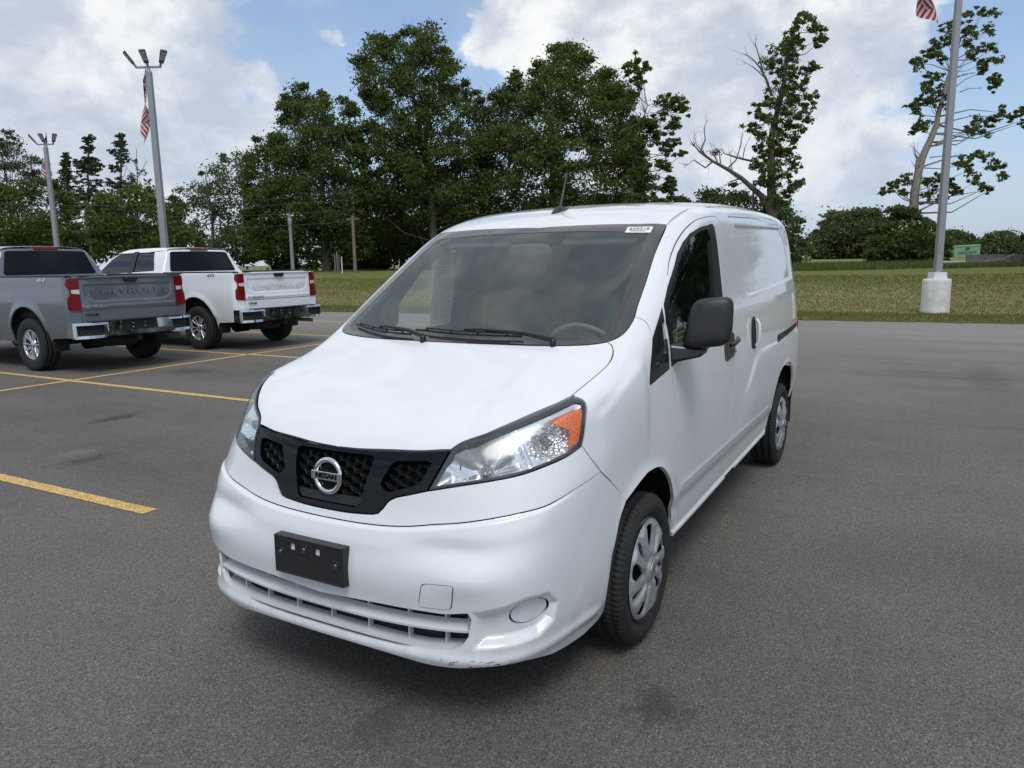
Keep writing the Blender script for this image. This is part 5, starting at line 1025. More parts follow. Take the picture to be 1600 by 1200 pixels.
# rear: doors, lamps, bumper
cR = Chart('front', vanF, sg=-1, x=-4.6)
panel('rear_door', cR, [(-3.7, 0, .52), (-3.7, .68, .52), (-3.7, .68, 1.2), (-3.68, .63, 1.55), (-3.62, .56, 1.74), (-3.6, .3, 1.79), (-3.6, 0, 1.79)], VW, van, h=.06, he=.03, gap=.003, centre=True, flange=.015)
panel('rear_bumper', cR, [(-3.7, 0, .36), (-3.7, .74, .36), (-3.7, .745, .515), (-3.7, 0, .515)], VW, van, h=.05, he=.02, gap=.002, centre=True, flange=.04, off=.01)
for s in (1, -1):
    tl = MB(); 
    for i in range(12):
        pass
    P = np.array([(-3.60, .800, 1.02), (-3.71, .72, 1.03), (-3.725, .72, .66), (-3.61, .800, .66)]); Q = P+np.array([[-.03, .026, -.01], [-.045, .012, -.01], [-.045, .012, .01], [-.03, .026, .01]])
    tl.hexa([*(P*[1, s, 1]), *(Q*[1, s, 1])]); tl.build('tail_lamp', REDL, van, .012, 3)
    mb = MB(); mb.hexa([(-3.40, s*.80, .30), (-3.62, s*.79, .32), (-3.66, s*.60, .32), (-3.40, s*.60, .30), (-3.345, s*.842, .45), (-3.60, s*.815, .50), (-3.68, s*.62, .50), (-3.36, s*.6, .45)]); mb.build('bumper_end', BLK, van, .01)
# door handles
for s in (1, -1):
    k = s < 0
    hb = [(-1.325, .835, 1.118), (-1.355, .84, 1.105), (-1.36, .84, 1.02), (-1.34, .84, .992), (-1.18, .84, .978), (-1.15, .84, .992), (-1.135, .84, 1.05), (-1.145, .84, 1.078), (-1.20, .84, 1.098)]
    ho = panel('door_handle', cS, rrect(cS.to2(np.array(hb)), .3, 3), BLKS, van, h=.015, he=.01, gap=0, flange=.008, off=.003, mirror=k)
    mb = MB(); mb.tube([(-1.17, s*.862, 1.065), (-1.20, s*.872, 1.068), (-1.30, s*.872, 1.082), (-1.33, s*.862, 1.088)], [.010, .012, .012, .010], 8); mb.build('handle_grip', BLKS, ho)
    mb = MB(); mb.lathe([(0, .004), (.010, .003), (.011, 0)], 12, frame((-1.32, s*.853, 1.02), (0, 0, 1), (0, s, 0))); mb.build('keyhole', STEEL, ho)
    hs = [(-1.862, .83, 1.168), (-1.80, .831, 1.150), (-1.775, .84, 1.08), (-1.775, .84, 1.0), (-1.80, .844, .978), (-1.86, .844, .972), (-1.885, .84, 1.0), (-1.885, .84, 1.13)]
    ho = panel('sliding_door_handle', cS, rrect(cS.to2(np.array(hs)), .3, 3), DARK, van, h=.015, he=.01, gap=0, flange=.004, off=.0055, mirror=k)
    mb = MB(); mb.tube([(-1.85, s*.848, 1.15), (-1.85, s*.866, 1.12), (-1.85, s*.870, 1.02), (-1.85, s*.852, .99)], .011, 8); mb.build('handle_grip', VW, ho)
# ------------------------------------------------------------------ mirrors
def superell(c, d, n1=3., nu=40, nv_=24, M=None, bulge=None):
    vs = []; 
    f = lambda a, e: math.copysign(abs(a)**e, a)
    e = 2./n1
    for j in range(nv_+1):
        ph = -math.pi/2+math.pi*j/nv_
        for i in range(nu):
            th = 2*math.pi*i/nu; p = Vector((d[0]*f(math.cos(ph), e)*f(math.cos(th), e), d[1]*f(math.cos(ph), e)*f(math.sin(th), e), d[2]*f(math.sin(ph), e)))
            if bulge: p = bulge(p)
            vs.append((M @ p if M else p)+Vector(c))
    return vs, [(j*nu+i, j*nu+(i+1) % nu, (j+1)*nu+(i+1) % nu, (j+1)*nu+i) for j in range(nv_) for i in range(nu)]
def mirror(s, fold):
    M4 = Matrix.Translation((-.30-.09*(fold > 0), s*(.86+.050*(fold > 0)), 0)) @ Matrix.Rotation(s*R(fold), 4, 'Z') @ Matrix.Translation((.30, -s*.86, 0))
    mr = MB(); vs, fs = superell((0, 0, 0), (.058, .092, .100), 4.6, nu=56, nv_=36, bulge=lambda p: Vector((p.x*(1-.25*p.z/.1)+.012*(1-(p.y/.09)**2), s*(p.y*(1-.10*p.z/.10)+.012*p.z/.1), p.z+.10*p.y)))
    K = M4 @ Matrix.Translation((-.365, s*.960, 1.250)) @ Matrix.Rotation(s*R(12), 4, 'Z'); vs = [K @ Vector(v) for v in vs]; fs = fs if s > 0 else [tuple(reversed(f)) for f in fs]
    mr.add(vs, fs, True); mo = mr.build('door_mirror', BLK, van)
    a = MB(); a.hexa([(-.262, s*.835, 1.085), (-.40, s*.838, 1.098), (-.42, s*.945, 1.118), (-.315, s*.945, 1.110), (-.275, s*.812, 1.165), (-.39, s*.815, 1.165), (-.41, s*.945, 1.150), (-.33, s*.945, 1.150)]); a.build('mirror_arm', BLKS, mo, .014, 3)
    a = MB(); a.hexa([(-.33, s*.90, 1.135), (-.41, s*.90, 1.14), (-.41, s*.955, 1.14), (-.33, s*.955, 1.135), (-.33, s*.90, 1.175), (-.41, s*.90, 1.18), (-.41, s*.965, 1.18), (-.33, s*.965, 1.175)]); a.build('mirror_hinge', BLK, mo, .006)
    g = MB(); vs, fs = superell((0, 0, 0), (.003, .080, .088), 4.6, bulge=lambda p: Vector((p.x, s*p.y, p.z+.10*p.y))); K2 = K @ Matrix.Translation((-.056, 0, 0)); g.add([K2 @ Vector(v) for v in vs], fs, True); g.build('mirror_glass', CHR, mo)
mirror(1, 0); mirror(-1, 78)
# ------------------------------------------------------------------ aerial, stickers, plate holder
mb = MB(); a0 = np.array([-.985, -.02, 1.772])
V = []; F_ = []
prof = [(-.075, .000, .022), (-.06, .012, .028), (-.02, .028, .026), (.02, .03, .024), (.05, .016, .022), (.085, .002, .010)]
for x, h_, w_ in prof:
    z = float(cT.lift(np.array([[a0[0]-x*-1, 0]]))[0, 2])
    for t in (-1, -.7, 0, .7, 1): V.append((a0[0]+x, a0[1]+w_*t, z-.002+h_*math.sqrt(max(0, 1-t*t*.98))))
F_ = [(i*5+j, i*5+j+1, (i+1)*5+j+1, (i+1)*5+j) for i in range(5) for j in range(4)]
mb.add(V, F_, True); ab = mb.build('aerial', BLK, van)
mb = MB(); mb.tube([(a0[0]-.01, -.02, 1.790), (a0[0]-.022, -.02, 1.81), (-1.105, -.03, 1.980)], [.0095, .0075, .0045], 8)
for k in range(16):
    t = k/16; p = np.array([a0[0]-.03-.088*t, -.021-.008*t, 1.822+.150*t]); mb.tube([p, p+[-.003, 0, .0035]], .0078-.0025*t, 8)
mb.build('aerial_mast', BLKS, ab)
# number sticker in the corner of the windshield
X = cT0.lift(np.array([[-.700, .480], [-.676, .625], [-.652, .610], [-.672, .475]]))
q1 = np.array([on_ws(-.705, .475, .003), on_ws(-.722, .592, .003), on_ws(-.668, .598, .003), on_ws(-.655, .478, .003)])
mb = MB(); mb.add(q1, [(0, 1, 2, 3)]); st_ = mb.build('stock_sticker', WHT, van)
cx = q1.mean(0); ux = (q1[1]-q1[0]+q1[2]-q1[3]); nn = np.cross(ux, q1[3]-q1[0]); nn = nn*np.sign(nn[2])
SMt = frame(cx+nn/np.linalg.norm(nn)*.0012+np.array([-.006, 0, .003]), ux, nn)
text_obj('sticker_number', '609318', .034, INK, st_, .0002, SMt, .95)
mb = MB(); 
for k in range(18): mb.box(Vector(cx)+Vector(ux).normalized()*(-.035+.004*k)+Vector(nn).normalized()*.001-Vector(q1[0]-q1[3]).normalized()*.017, (.0015, .0022, .007))
mb.build('sticker_barcode', INK, st_)
# plate holder
PM = frame((.953, -.020, .529), (0, 1, 0), (1, 0, .02))
mb = MB()
def pl(mb, x0, x1, y0, y1, z0, z1): mb.prism([(x0, y0), (x1, y0), (x1, y1), (x0, y1)], PM @ Matrix.Translation((0, 0, z0)), z1-z0)
# built as a plate with two square windows
xs = [-.152, -.086, -.060, .028, .054, .152]; ysn = [-.060, .022, .046, .060]
for i in range(5):
    for j in range(3):
        if j == 1 and i in (1, 3): continue
        pl(mb, xs[i], xs[i+1], ysn[j], ysn[j+1], 0, .008)
ph = mb.build('plate_holder', BLK, van)
mb = MB(); pl(mb, -.152, .152, .0602, .067, -.03, .0095); pl(mb, -.152, .152, -.067, -.0602, -.03, .0095); pl(mb, -.156, -.1522, -.067, .067, -.03, .0095); pl(mb, .1522, .156, -.067, .067, -.03, .0095); mb.build('holder_rim', BLK, ph, .002)
mb = MB(); pl(mb, -.151, .151, -.059, .059, -.03, -.001); mb.build('holder_backing', WHT, ph)
for x, y in ((-.128, .010), (-.018, .034), (.122, .004)):
    mb = MB(); mb.lathe([(0, .0115), (.004, .011), (.0065, .0085)], 16, PM @ Matrix.Translation((x, y, .0005))); sc_ = mb.build('screw', STEEL, ph); mb = MB(); mb.lathe([(.0065, .0082), (.013, .0083), (.0145, .0098), (.0165, .0098), (.0175, .0081)], 20, PM @ Matrix.Translation((x, y, .0002))); mb.build('screw_boss', BLK, ph)
# ------------------------------------------------------------------ wheels
def tyre_mesh(Rr, Rim, half, ns=84, name='tyre', tread=.008):
    prof = [(Rim-.004, -half*.80), (Rim+.010, -half*.88), (Rim+(Rr-Rim)*.35, -half*1.0), (Rim+(Rr-Rim)*.60, -half*1.0), (Rr-.030, -half*.94), (Rr-.012, -half*.86), (Rr-.004, -half*.74)]
    g = [(-.56, 0), (-.55, -1), (-.50, -1), (-.49, 0), (-.06, 0), (-.05, -1), (.05, -1), (.06, 0), (.49, 0), (.50, -1), (.55, -1), (.56, 0)]
    prof += [(Rr-(abs(t)**3)*.006+d*tread, half*t) for t, d in g]+[(r_, -h) for r_, h in reversed(prof)]
    n = ns*4; V = np.zeros((len(prof), n, 3)); 
    for i, (r_, h) in enumerate(prof):
        for k in range(n):
            th = 2*math.pi*k/n; rr = r_; ph = (k+ (2 if h > 0 else 0)+int(abs(h)/half*3)) % 4
            if ph == 0 and r_ > Rr-.014: rr = r_-tread*(.9 if abs(h) > half*.52 else .5)
            V[i, k] = (rr*math.cos(th), h, rr*math.sin(th))
    idx = np.arange(len(prof)*n).reshape(len(prof), n); a = idx[:-1]; b = idx[1:]; a2 = np.roll(a, -1, 1); b2 = np.roll(b, -1, 1)
    T = np.stack([a.ravel(), b.ravel(), b2.ravel(), a2.ravel()], -1)
    return V.reshape(-1, 3), T
tv, tt = tyre_mesh(.300, .209, .092)
def cover_mesh():
    """hub cap in the x-z plane, axis +y: ten swept blades with slots between"""
    Rc = .2155
    def zf(r, th):
        ph = th*5/(2*math.pi)-.28*(r/Rc); u = (ph-np.floor(ph)); w_ = np.abs(u-.5)*2
        rise = .010*(1-ss(np.abs(w_-.5), .10, .42))
        base = .034-.010*(r/.17)**2-.026*np.clip((r-.188)/.027, 0, 1)**2
        return base+rise*ss(r, .05, .08)*(1-ss(r, .175, .197))+.010*(1-ss(r, .030, .052))
    holes = []
    for k in range(10):
        big = k % 2 == 0; u0 = (k//2)+(0. if big else .5); P = []
        pr = [(.070, .0), (.105, .20), (.155, .29), (.184, .23), (.184, -.20), (.155, -.26), (.105, -.18)] if big else [(.088, .0), (.12, .10), (.155, .13), (.180, .05), (.180, -.05), (.155, -.12), (.12, -.09)]
        for r, du in pr:
            t = (u0+du*.62+.28*r/Rc)*2*math.pi/5; P.append((r*math.cos(t), r*math.sin(t)))
        holes.append(rrect(np.array(P), .3, 2))
    ou = np.array([(Rc*math.cos(t), Rc*math.sin(t)) for t in np.linspace(0, 2*np.pi, 73)[:-1]])
    G = [];
    for r in np.arange(.010, Rc-.004, .0065):
        n = max(6, int(2*math.pi*r/.0065)); 
        for k in range(n): G.append((r*math.cos(2*math.pi*k/n+r*9), r*math.sin(2*math.pi*k/n+r*9)))
    G = np.array(G)
    for h_ in holes: G = G[poly_sd(G, h_) > .004]
    P = np.concatenate([ou]+holes+[G]); ed = []; k0 = 0
    for L in [ou]+holes: n = len(L); ed += [(k0+i, k0+(i+1) % n) for i in range(n)]; k0 += n
    r = delaunay_2d_cdt([Vector(p) for p in P], ed, [], 0, 1e-7); V2 = np.array([tuple(v) for v in r[0]]); T = np.array([f for f in r[2] if len(f) == 3]); cen = V2[T].mean(1); ok = np.hypot(*cen.T) < Rc
    for h_ in holes: ok &= poly_sd(cen, h_) > 0
    T = T[ok]; rr = np.hypot(*V2.T); th = np.arctan2(V2[:, 1], V2[:, 0]); Z = zf(rr, th)
    X = np.stack([V2[:, 0], Z, V2[:, 1]], -1); fn = np.cross(X[T[:, 1]]-X[T[:, 0]], X[T[:, 2]]-X[T[:, 0]]); fl = fn[:, 1] < 0; T[fl] = T[fl][:, ::-1]
    # turned-in edges
    nv_ = len(X); E = np.concatenate([T[:, [0, 1]], T[:, [1, 2]], T[:, [2, 0]]]); key = E[:, 0].astype(np.int64)*nv_+E[:, 1]; rk = E[:, 1].astype(np.int64)*nv_+E[:, 0]; B = E[~np.isin(key, rk)]
    a = X[B[:, 0]]; b = X[B[:, 1]]; n_ = len(B); i = np.arange(n_)+nv_
    X = np.concatenate([X, a, b, b-[0, .009, 0], a-[0, .009, 0]]); T = np.concatenate([T, np.stack([i, i+3*n_, i+2*n_], -1), np.stack([i, i+2*n_, i+n_], -1)])
    return X, T
cvX, cvT = cover_mesh()
def van_wheel():
    t = arr_mesh('tyre', tv, tt, RUB, None, True)
    mb = MB(); MY = Matrix.Rotation(R(-90), 4, 'X')
    mb.lathe([(.209, .085), (.200, .070), (.195, .02), (.20, -.08)], 48, MY); mb.lathe([(.19, .03), (.12, .035), (.06, .045), (0, .045)], 48, MY); rim = mb.build('rim', simple('dark_steel_rim', (.018, .018, .019), .6, .2) if 'dark_steel_rim' not in bpy.data.materials else bpy.data.materials['dark_steel_rim'])
    c = arr_mesh('hub_cap', cvX+[0, .062, 0], cvT, SILV, None, True)
    mb = MB(); mb.lathe([(0, .1105), (.016, .110), (.019, .1075), (.021, .110), (.027, .109), (.030, .104), (.031, .098)], 24, MY); b = mb.build('cap_badge', CHR)
    return t, rim, c, b
parts = van_wheel(); first = True
for (hx, s, st) in ((0.0, 1, 0), (-2.925, 1, 0), (0.0, -1, 0), (-2.925, -1, 0)):
    if first: P_ = parts; first = False
    else:
        P_ = []
        for q in parts: c = q.copy(); COL.objects.link(c); P_.append(c)
    wh = P_[0]; wh.name = 'wheel'; wh.parent = van; wh.location = (hx, s*.752, .300); wh.rotation_euler = (0, R(17*hx), 0 if s > 0 else R(180))
    for q in P_[1:]: q.parent = wh
# wheel wells, floor pan, exhaust side shadowing bodies
for hx, r0 in ((-.03, .40), (-2.93, .445)):
    for s in (1, -1):
        mb = MB(); n = 20; V = []
        for k in range(n+1):
            t = math.pi*k/n; 
            for y in ((.74 if hx > -1 and math.cos(t) > 0 else .80), .50): V.append((hx+r0*math.cos(t)*(.98), s*y, .32+r0*.98*math.sin(t)))
        mb.add(V, [(2*k, 2*k+1, 2*k+3, 2*k+2) for k in range(n)], True); mb.add([(hx+r0*math.cos(math.pi*k/n), s*.5, .32+r0*math.sin(math.pi*k/n)) for k in range(n+1)], [tuple(range(n+1))]); mb.build('wheel_well', DARK, van)
mb = MB()
mb.hexa([(-3.6, -.72, .26), (.60, -.62, .235), (.60, .62, .235), (-3.6, .72, .26), (-3.6, -.72, .33), (.60, -.62, .30), (.60, .62, .30), (-3.6, .72, .33)]); mb.build('underbody', DARK, van)
for s in (1, -1):
    mb = MB(); mb.hexa([(-.40, s*.60, .27), (-2.36, s*.60, .28), (-2.36, s*.80, .345), (-.385, s*.79, .305), (-.40, s*.60, .42), (-2.36, s*.60, .42), (-2.36, s*.80, .42), (-.385, s*.79, .42)]); mb.build('sill', DARK, van)
    mb = MB(); mb.box((-2.45, s*.70, .22), (.012, .2, .20)); 
for s in (1, -1):
    mb = MB(); mb.box((-3.37, s*.62, .45), (.02, .42, .44)); mb.build('splash_guard', DARK, van)
for (hx) in (0., -2.925):
    mb = MB(); mb.tube([(hx, -.70, .28), (hx, .70, .28)], .035, 8); mb.build('axle', DARK, van)
# ------------------------------------------------------------------ cabin
mb = MB()   # dashboard: section swept across
prof = [(.10, 1.125), (-.02, 1.130), (-.16, 1.125), (-.30, 1.085), (-.36, 1.04), (-.38, .98), (-.36, .80)]
yy = np.linspace(-.72, .72, 25); V = []
for y in yy:
    for x, z in prof: V.append((x-.12*y*y*1.2, y, z+.018*math.exp(-((y-.36)/.20)**2)*(x < -.1)+.012*math.exp(-((y+.30)/.28)**2)*(x < -.1)))
k = len(prof); mb.add(V, [(i*k+j, (i+1)*k+j, (i+1)*k+j+1, i*k+j+1) for i in range(24) for j in range(k-1)], True); mb.build('dashboard', simple('dashboard_plastic', (.062, .068, .066), .55, var=.12, vs=5, bump=.2, bs=200), van)
mb = MB(); SM_ = Matrix.Translation((-.47, .36, 1.055)) @ Matrix.Rotation(R(-62), 4, 'Y'); nu = 48
V = [SM_ @ Vector(((.185+.0135*math.cos(b_))*math.cos(a_), (.185+.0135*math.cos(b_))*math.sin(a_), .0135*math.sin(b_))) for a_ in np.linspace(0, 2*math.pi, nu, endpoint=False) for b_ in np.linspace(0, 2*math.pi, 8, endpoint=False)]
mb.add(V, [(i*8+j, ((i+1) % nu)*8+j, ((i+1) % nu)*8+(j+1) % 8, i*8+(j+1) % 8) for i in range(nu) for j in range(8)], True)
sw = mb.build('steering_wheel', simple('steering_wheel_grip', (.10, .105, .10), .5), van)
mb = MB(); mb.lathe([(0, .03), (.05, .026), (.065, .0), (.06, -.03)], 24, SM_)
for a in (0, 120, 240): mb.tube([SM_ @ Vector((.03*math.cos(R(a)), .03*math.sin(R(a)), 0)), SM_ @ Vector((.18*math.cos(R(a)), .18*math.sin(R(a)), 0))], .014, 6)
mb.build('steering_hub', TRIM, sw)
for y in (-.36, .36):
    st2 = MB(); vs, fs = superell((-.90, y, .72), (.26, .24, .09), 3.5); st2.add(vs, fs, True); vs, fs = superell((-1.18, y, 1.03), (.09, .235, .30), 3.5, M=Matrix.Rotation(R(-12), 4, 'Y')); st2.add(vs, fs, True); so_ = st2.build('seat', TRIM, van)
    h_ = MB(); vs, fs = superell((-1.24, y, 1.42), (.05, .13, .09), 3.); h_.add(vs, fs, True); h_.build('headrest', TRIM, so_)
mb = MB(); mb.add([(-1.42, -.76, .40), (-1.42, .76, .40), (-1.42, .77, 1.10), (-1.42, .66, 1.76), (-1.42, -.66, 1.76), (-1.42, -.77, 1.10)], [(0, 1, 2, 3, 4, 5)]); mb.build('bulkhead', simple('grey_bulkhead', (.028, .030, .031), .6), van)
mb = MB(); mb.box((-.6, 0, .5), (2.0, 1.5, .05)); mb.build('cabin_floor', DARK, van)
mb = MB(); P = cT0.lift(np.array([[x, y] for x in np.linspace(-.78, -1.40, 7) for y in np.linspace(-.62, .62, 13)])); mb.add(P-[0, 0, .05], [(i*13+j, i*13+j+1, (i+1)*13+j+1, (i+1)*13+j) for i in range(6) for j in range(12)], True); mb.build('headliner', TRIM2, van)
# inner skins of pillars and doors, so the cabin reads grey, not white
for k in (0, 1):
    panel('pillar_trim', cO, [(-.10, .717, 1.254), (-.348, .691, 1.415), (-.559, .664, 1.55), (-.765, .643, 1.665), (-.9, .60, 1.72), (-1.42, .60, 1.79), (-1.42, .711, 1.71), (-1.15, .72, 1.69), (-.829, .733, 1.625), (-.618, .74, 1.532), (-.409, .766, 1.392), (-.138, .797, 1.202)], TRIM, van, h=.04, he=.03, gap=0, flange=0, off=-.035, mirror=bool(k), F=vanF0)
    panel('door_trim', cS, [(-.02, .82, 1.04), (-.27, .83, 1.075), (-1.25, .83, 1.14), (-1.42, .83, 1.14), (-1.42, .83, .45), (-.05, .82, .70)], TRIM, van, h=.08, he=.05, gap=0, flange=0, off=-.045, mirror=bool(k), F=vanF0)
    panel('pillar_trim', cS, [(-1.18, .80, 1.13), (-1.20, .74, 1.68), (-1.42, .72, 1.68), (-1.42, .80, 1.13)], TRIM, van, h=.08, he=.05, gap=0, flange=0, off=-.035, mirror=bool(k), F=vanF0)
panel('quarter_trim', cS, [(-.03, .82, 1.00), (-.45, .82, 1.02), (-.46, .81, 1.15), (-.55, .79, 1.30), (-.72, .76, 1.46), (-.95, .74, 1.58), (-1.10, .74, 1.62), (-1.10, .72, 1.69), (-.83, .73, 1.635), (-.62, .74, 1.535), (-.42, .77, 1.39), (-.10, .80, 1.22)], TRIM, van, h=.05, he=.03, gap=0, flange=0, off=-.03, mirror=True, F=vanF0)
# mirror, sun visors
mb = MB(); vs, fs = superell((-.60, 0, 1.56), (.02, .115, .032), 4.); mb.add(vs, fs, True); mb.build('rear_view_mirror', TRIM, van)
for y in (-.34, .34):
    mb = MB(); mb.box((-.72, y, 1.615), (.16, .38, .018), Matrix.Rotation(R(24), 3, 'Y')); mb.build('sun_visor', TRIM, van, .006)
# buyer's notice hung in the passenger window
c0 = cS.lift(np.array([[-.86, 1.50], [-1.08, 1.50], [-1.08, 1.15], [-.86, 1.15]])); P = (c0-grad(vanF0, c0)*.022)*[1, -1, 1]
mb = MB(); mb.add(P, [(0, 1, 2, 3)]); ns = mb.build('window_notice', simple('paper', (.62, .66, .66), .8), van)
mb = MB()
for k in range(22):
    t = .05+.9*k/22; a = P[0]*(1-t)+P[3]*t; b = P[1]*(1-t)+P[2]*t; w0 = .1+.1*rng.random(); w1 = .92-.3*rng.random(); dz = np.array([0, .0015, -.003]); mb.add([a*(1-w0)+b*w0+[0, .001, 0], a*(1-w1)+b*w1+[0, .001, 0], a*(1-w1)+b*w1+dz, a*(1-w0)+b*w0+dz], [(0, 1, 2, 3)])
mb.build('notice_print', INK, ns)
# ------------------------------------------------------------------ the two pickups (local frame: rear axle at the origin, +x forward, +y left)
TW = Sp([(.3, .93), (.5, .965), (.65, .992), (.80, 1.008), (.95, 1.015), (1.10, 1.008), (1.22, .995), (1.32, .988), (1.40, .978), (1.50, .95)])
GW = Sp([(.3, .93), (.5, .965), (.65, .990), (.80, 1.000), (.95, 1.003), (1.10, .998), (1.25, .985), (1.36, .955), (1.45, .905), (1.65, .825), (1.82, .745), (2.0, .66)])
CT = Sp([(.6, 1.80), (1.0, 1.862), (1.5, 1.892), (2.2, 1.885), (2.62, 1.83), (2.9, 1.69), (3.3, 1.42), (3.5, 1.345), (3.8, 1.325), (4.3, 1.27), (4.62, 1.16)])
def bedF(p):
    x, y, z = p[..., 0], np.abs(p[..., 1]), p[..., 2]
    w_ = TW(z); r = np.hypot(x, z-.42); w_ = w_+.020*np.exp(-((r-.54)/.06)**2)*ss(z, .5, .7)+.010*ss(z, 1.235, 1.255)*0
    w_ = w_-.014*ss(z, 1.255, 1.275)*(1-ss(z, 1.33, 1.36))*0
    sd_ = y-w_
    # tailgate sculpt: a wide pressed field, a crease and the top spoiler lip
    d = np.zeros_like(x); f_ = -sd_poly_soft(y, z, np.array([(-.1, 1.02), (.60, 1.02), (.73, 1.10), (.74, 1.285), (-.1, 1.285)]))
    d = .012*ss(f_, -.005, .035)-.018*ss(z, 1.345, 1.375)*(y < .80)-.010*np.exp(-((z-.955)/.025)**2)*(y < .78)
    re = (-1.10-.030*np.clip(1.40-z, 0, .5)+.05*y**4+d)-x
    return smax(smax(sd_, re, .10), z-1.405, .035)
def cabF(p):
    x, y, z = p[..., 0], np.abs(p[..., 1]), p[..., 2]; e = 1e-3
    hx = (CT(x+e)-CT(x-e))/(2*e); top = (z-CT(x)+.045*y*y)/np.sqrt(1+hx**2); r = np.hypot(x-3.745, z-.42)
    wz = (GW(z+e)-GW(z-e))/(2*e)
    sd_ = (y-GW(z)-.018*np.exp(-((r-.54)/.06)**2)*ss(z, .5, .7)+.06*ss(x, 3.9, 4.8)+.03*np.exp(-((x-.9)/.3)**2)*ss(z, 1.4, 1.8))/np.sqrt(1+wz**2)
    re = .93+.33*np.maximum(z-1.38, 0)+.03*y*y*ss(z, 1.3, 1.5)-x; fr = x-4.66+.16*y*y
    return smax(smax(smax(top, sd_, .20), re, .07), fr, .15)
bS = Chart('side', bedF); bR = Chart('front', bedF, sg=-1, x=-2.4); kS = Chart('side', cabF); kT = Chart('top', cabF); kR = Chart('front', cabF, sg=-1, x=-.6); kF = Chart('front', cabF, x=5.6)
TGL = glass_mat('privacy_glass', (.030, .034, .040), .75); TGL2 = glass_mat('tinted_side_glass', (.10, .11, .12), 1.)
tvt, ttt = tyre_mesh(.398, .218, .132, 64, tread=.012)
def spoke_wheel():
    t = arr_mesh('tyre', tvt, ttt, RUB, None, True); MY = Matrix.Rotation(R(-90), 4, 'X')
    mb = MB(); mb.lathe([(.222, .112), (.214, .116), (.207, .104), (.203, .06), (.198, .0), (.20, -.10)], 56, MY); rim = mb.build('rim', CHRW)
    mb = MB(); mb.lathe([(.20, .02), (.10, .03), (0, .03)], 32, MY); back = mb.build('brake_disc', simple('brake_steel', (.05, .05, .05), .5, .8) if 'brake_steel' not in bpy.data.materials else bpy.data.materials['brake_steel'])
    out = [t, rim, back]
    for k in range(6):
        for s_ in (-1, 1):
            a = 2*math.pi*k/6+s_*.155; a2 = 2*math.pi*k/6+s_*.20; c = lambda r, aa, h: Vector((r*math.cos(aa), h, r*math.sin(aa)))
            mb = MB(); w0, w1 = .013, .022; pa = c(.052, a, .088); pb = c(.208, a2, .106); u = (pb-pa).normalized(); v = Vector((0, 1, 0)).cross(u).normalized()
            mb.hexa([pa-v*w0-Vector((0, .03, 0)), pa+v*w0-Vector((0, .03, 0)), pb+v*w1-Vector((0, .03, 0)), pb-v*w1-Vector((0, .03, 0)), pa-v*w0*.6, pa+v*w0*.6, pb+v*w1*.5, pb-v*w1*.5]); out.append(mb.build('spoke', CHRW, None, .003, 2))
    mb = MB(); mb.lathe([(0, .104), (.030, .103), (.034, .098), (.060, .092), (.072, .078), (.072, .05)], 24, MY); out.append(mb.build('wheel_hub', CHRW))
    return out
CHRW = simple('bright_alloy', (.62, .63, .65), .2, .9, var=.08, vs=20)
REDD = simple('dark_red_lens', (.15, .002, .005), .16, var=.35, vs=22, spec=.35); CLR = simple('clear_lens', (.62, .56, .56), .15, coat=1.)
CHB = simple('bumper_chrome', (.66, .66, .66), .12, 1., var=.06, vs=12)
wheel_proto = None
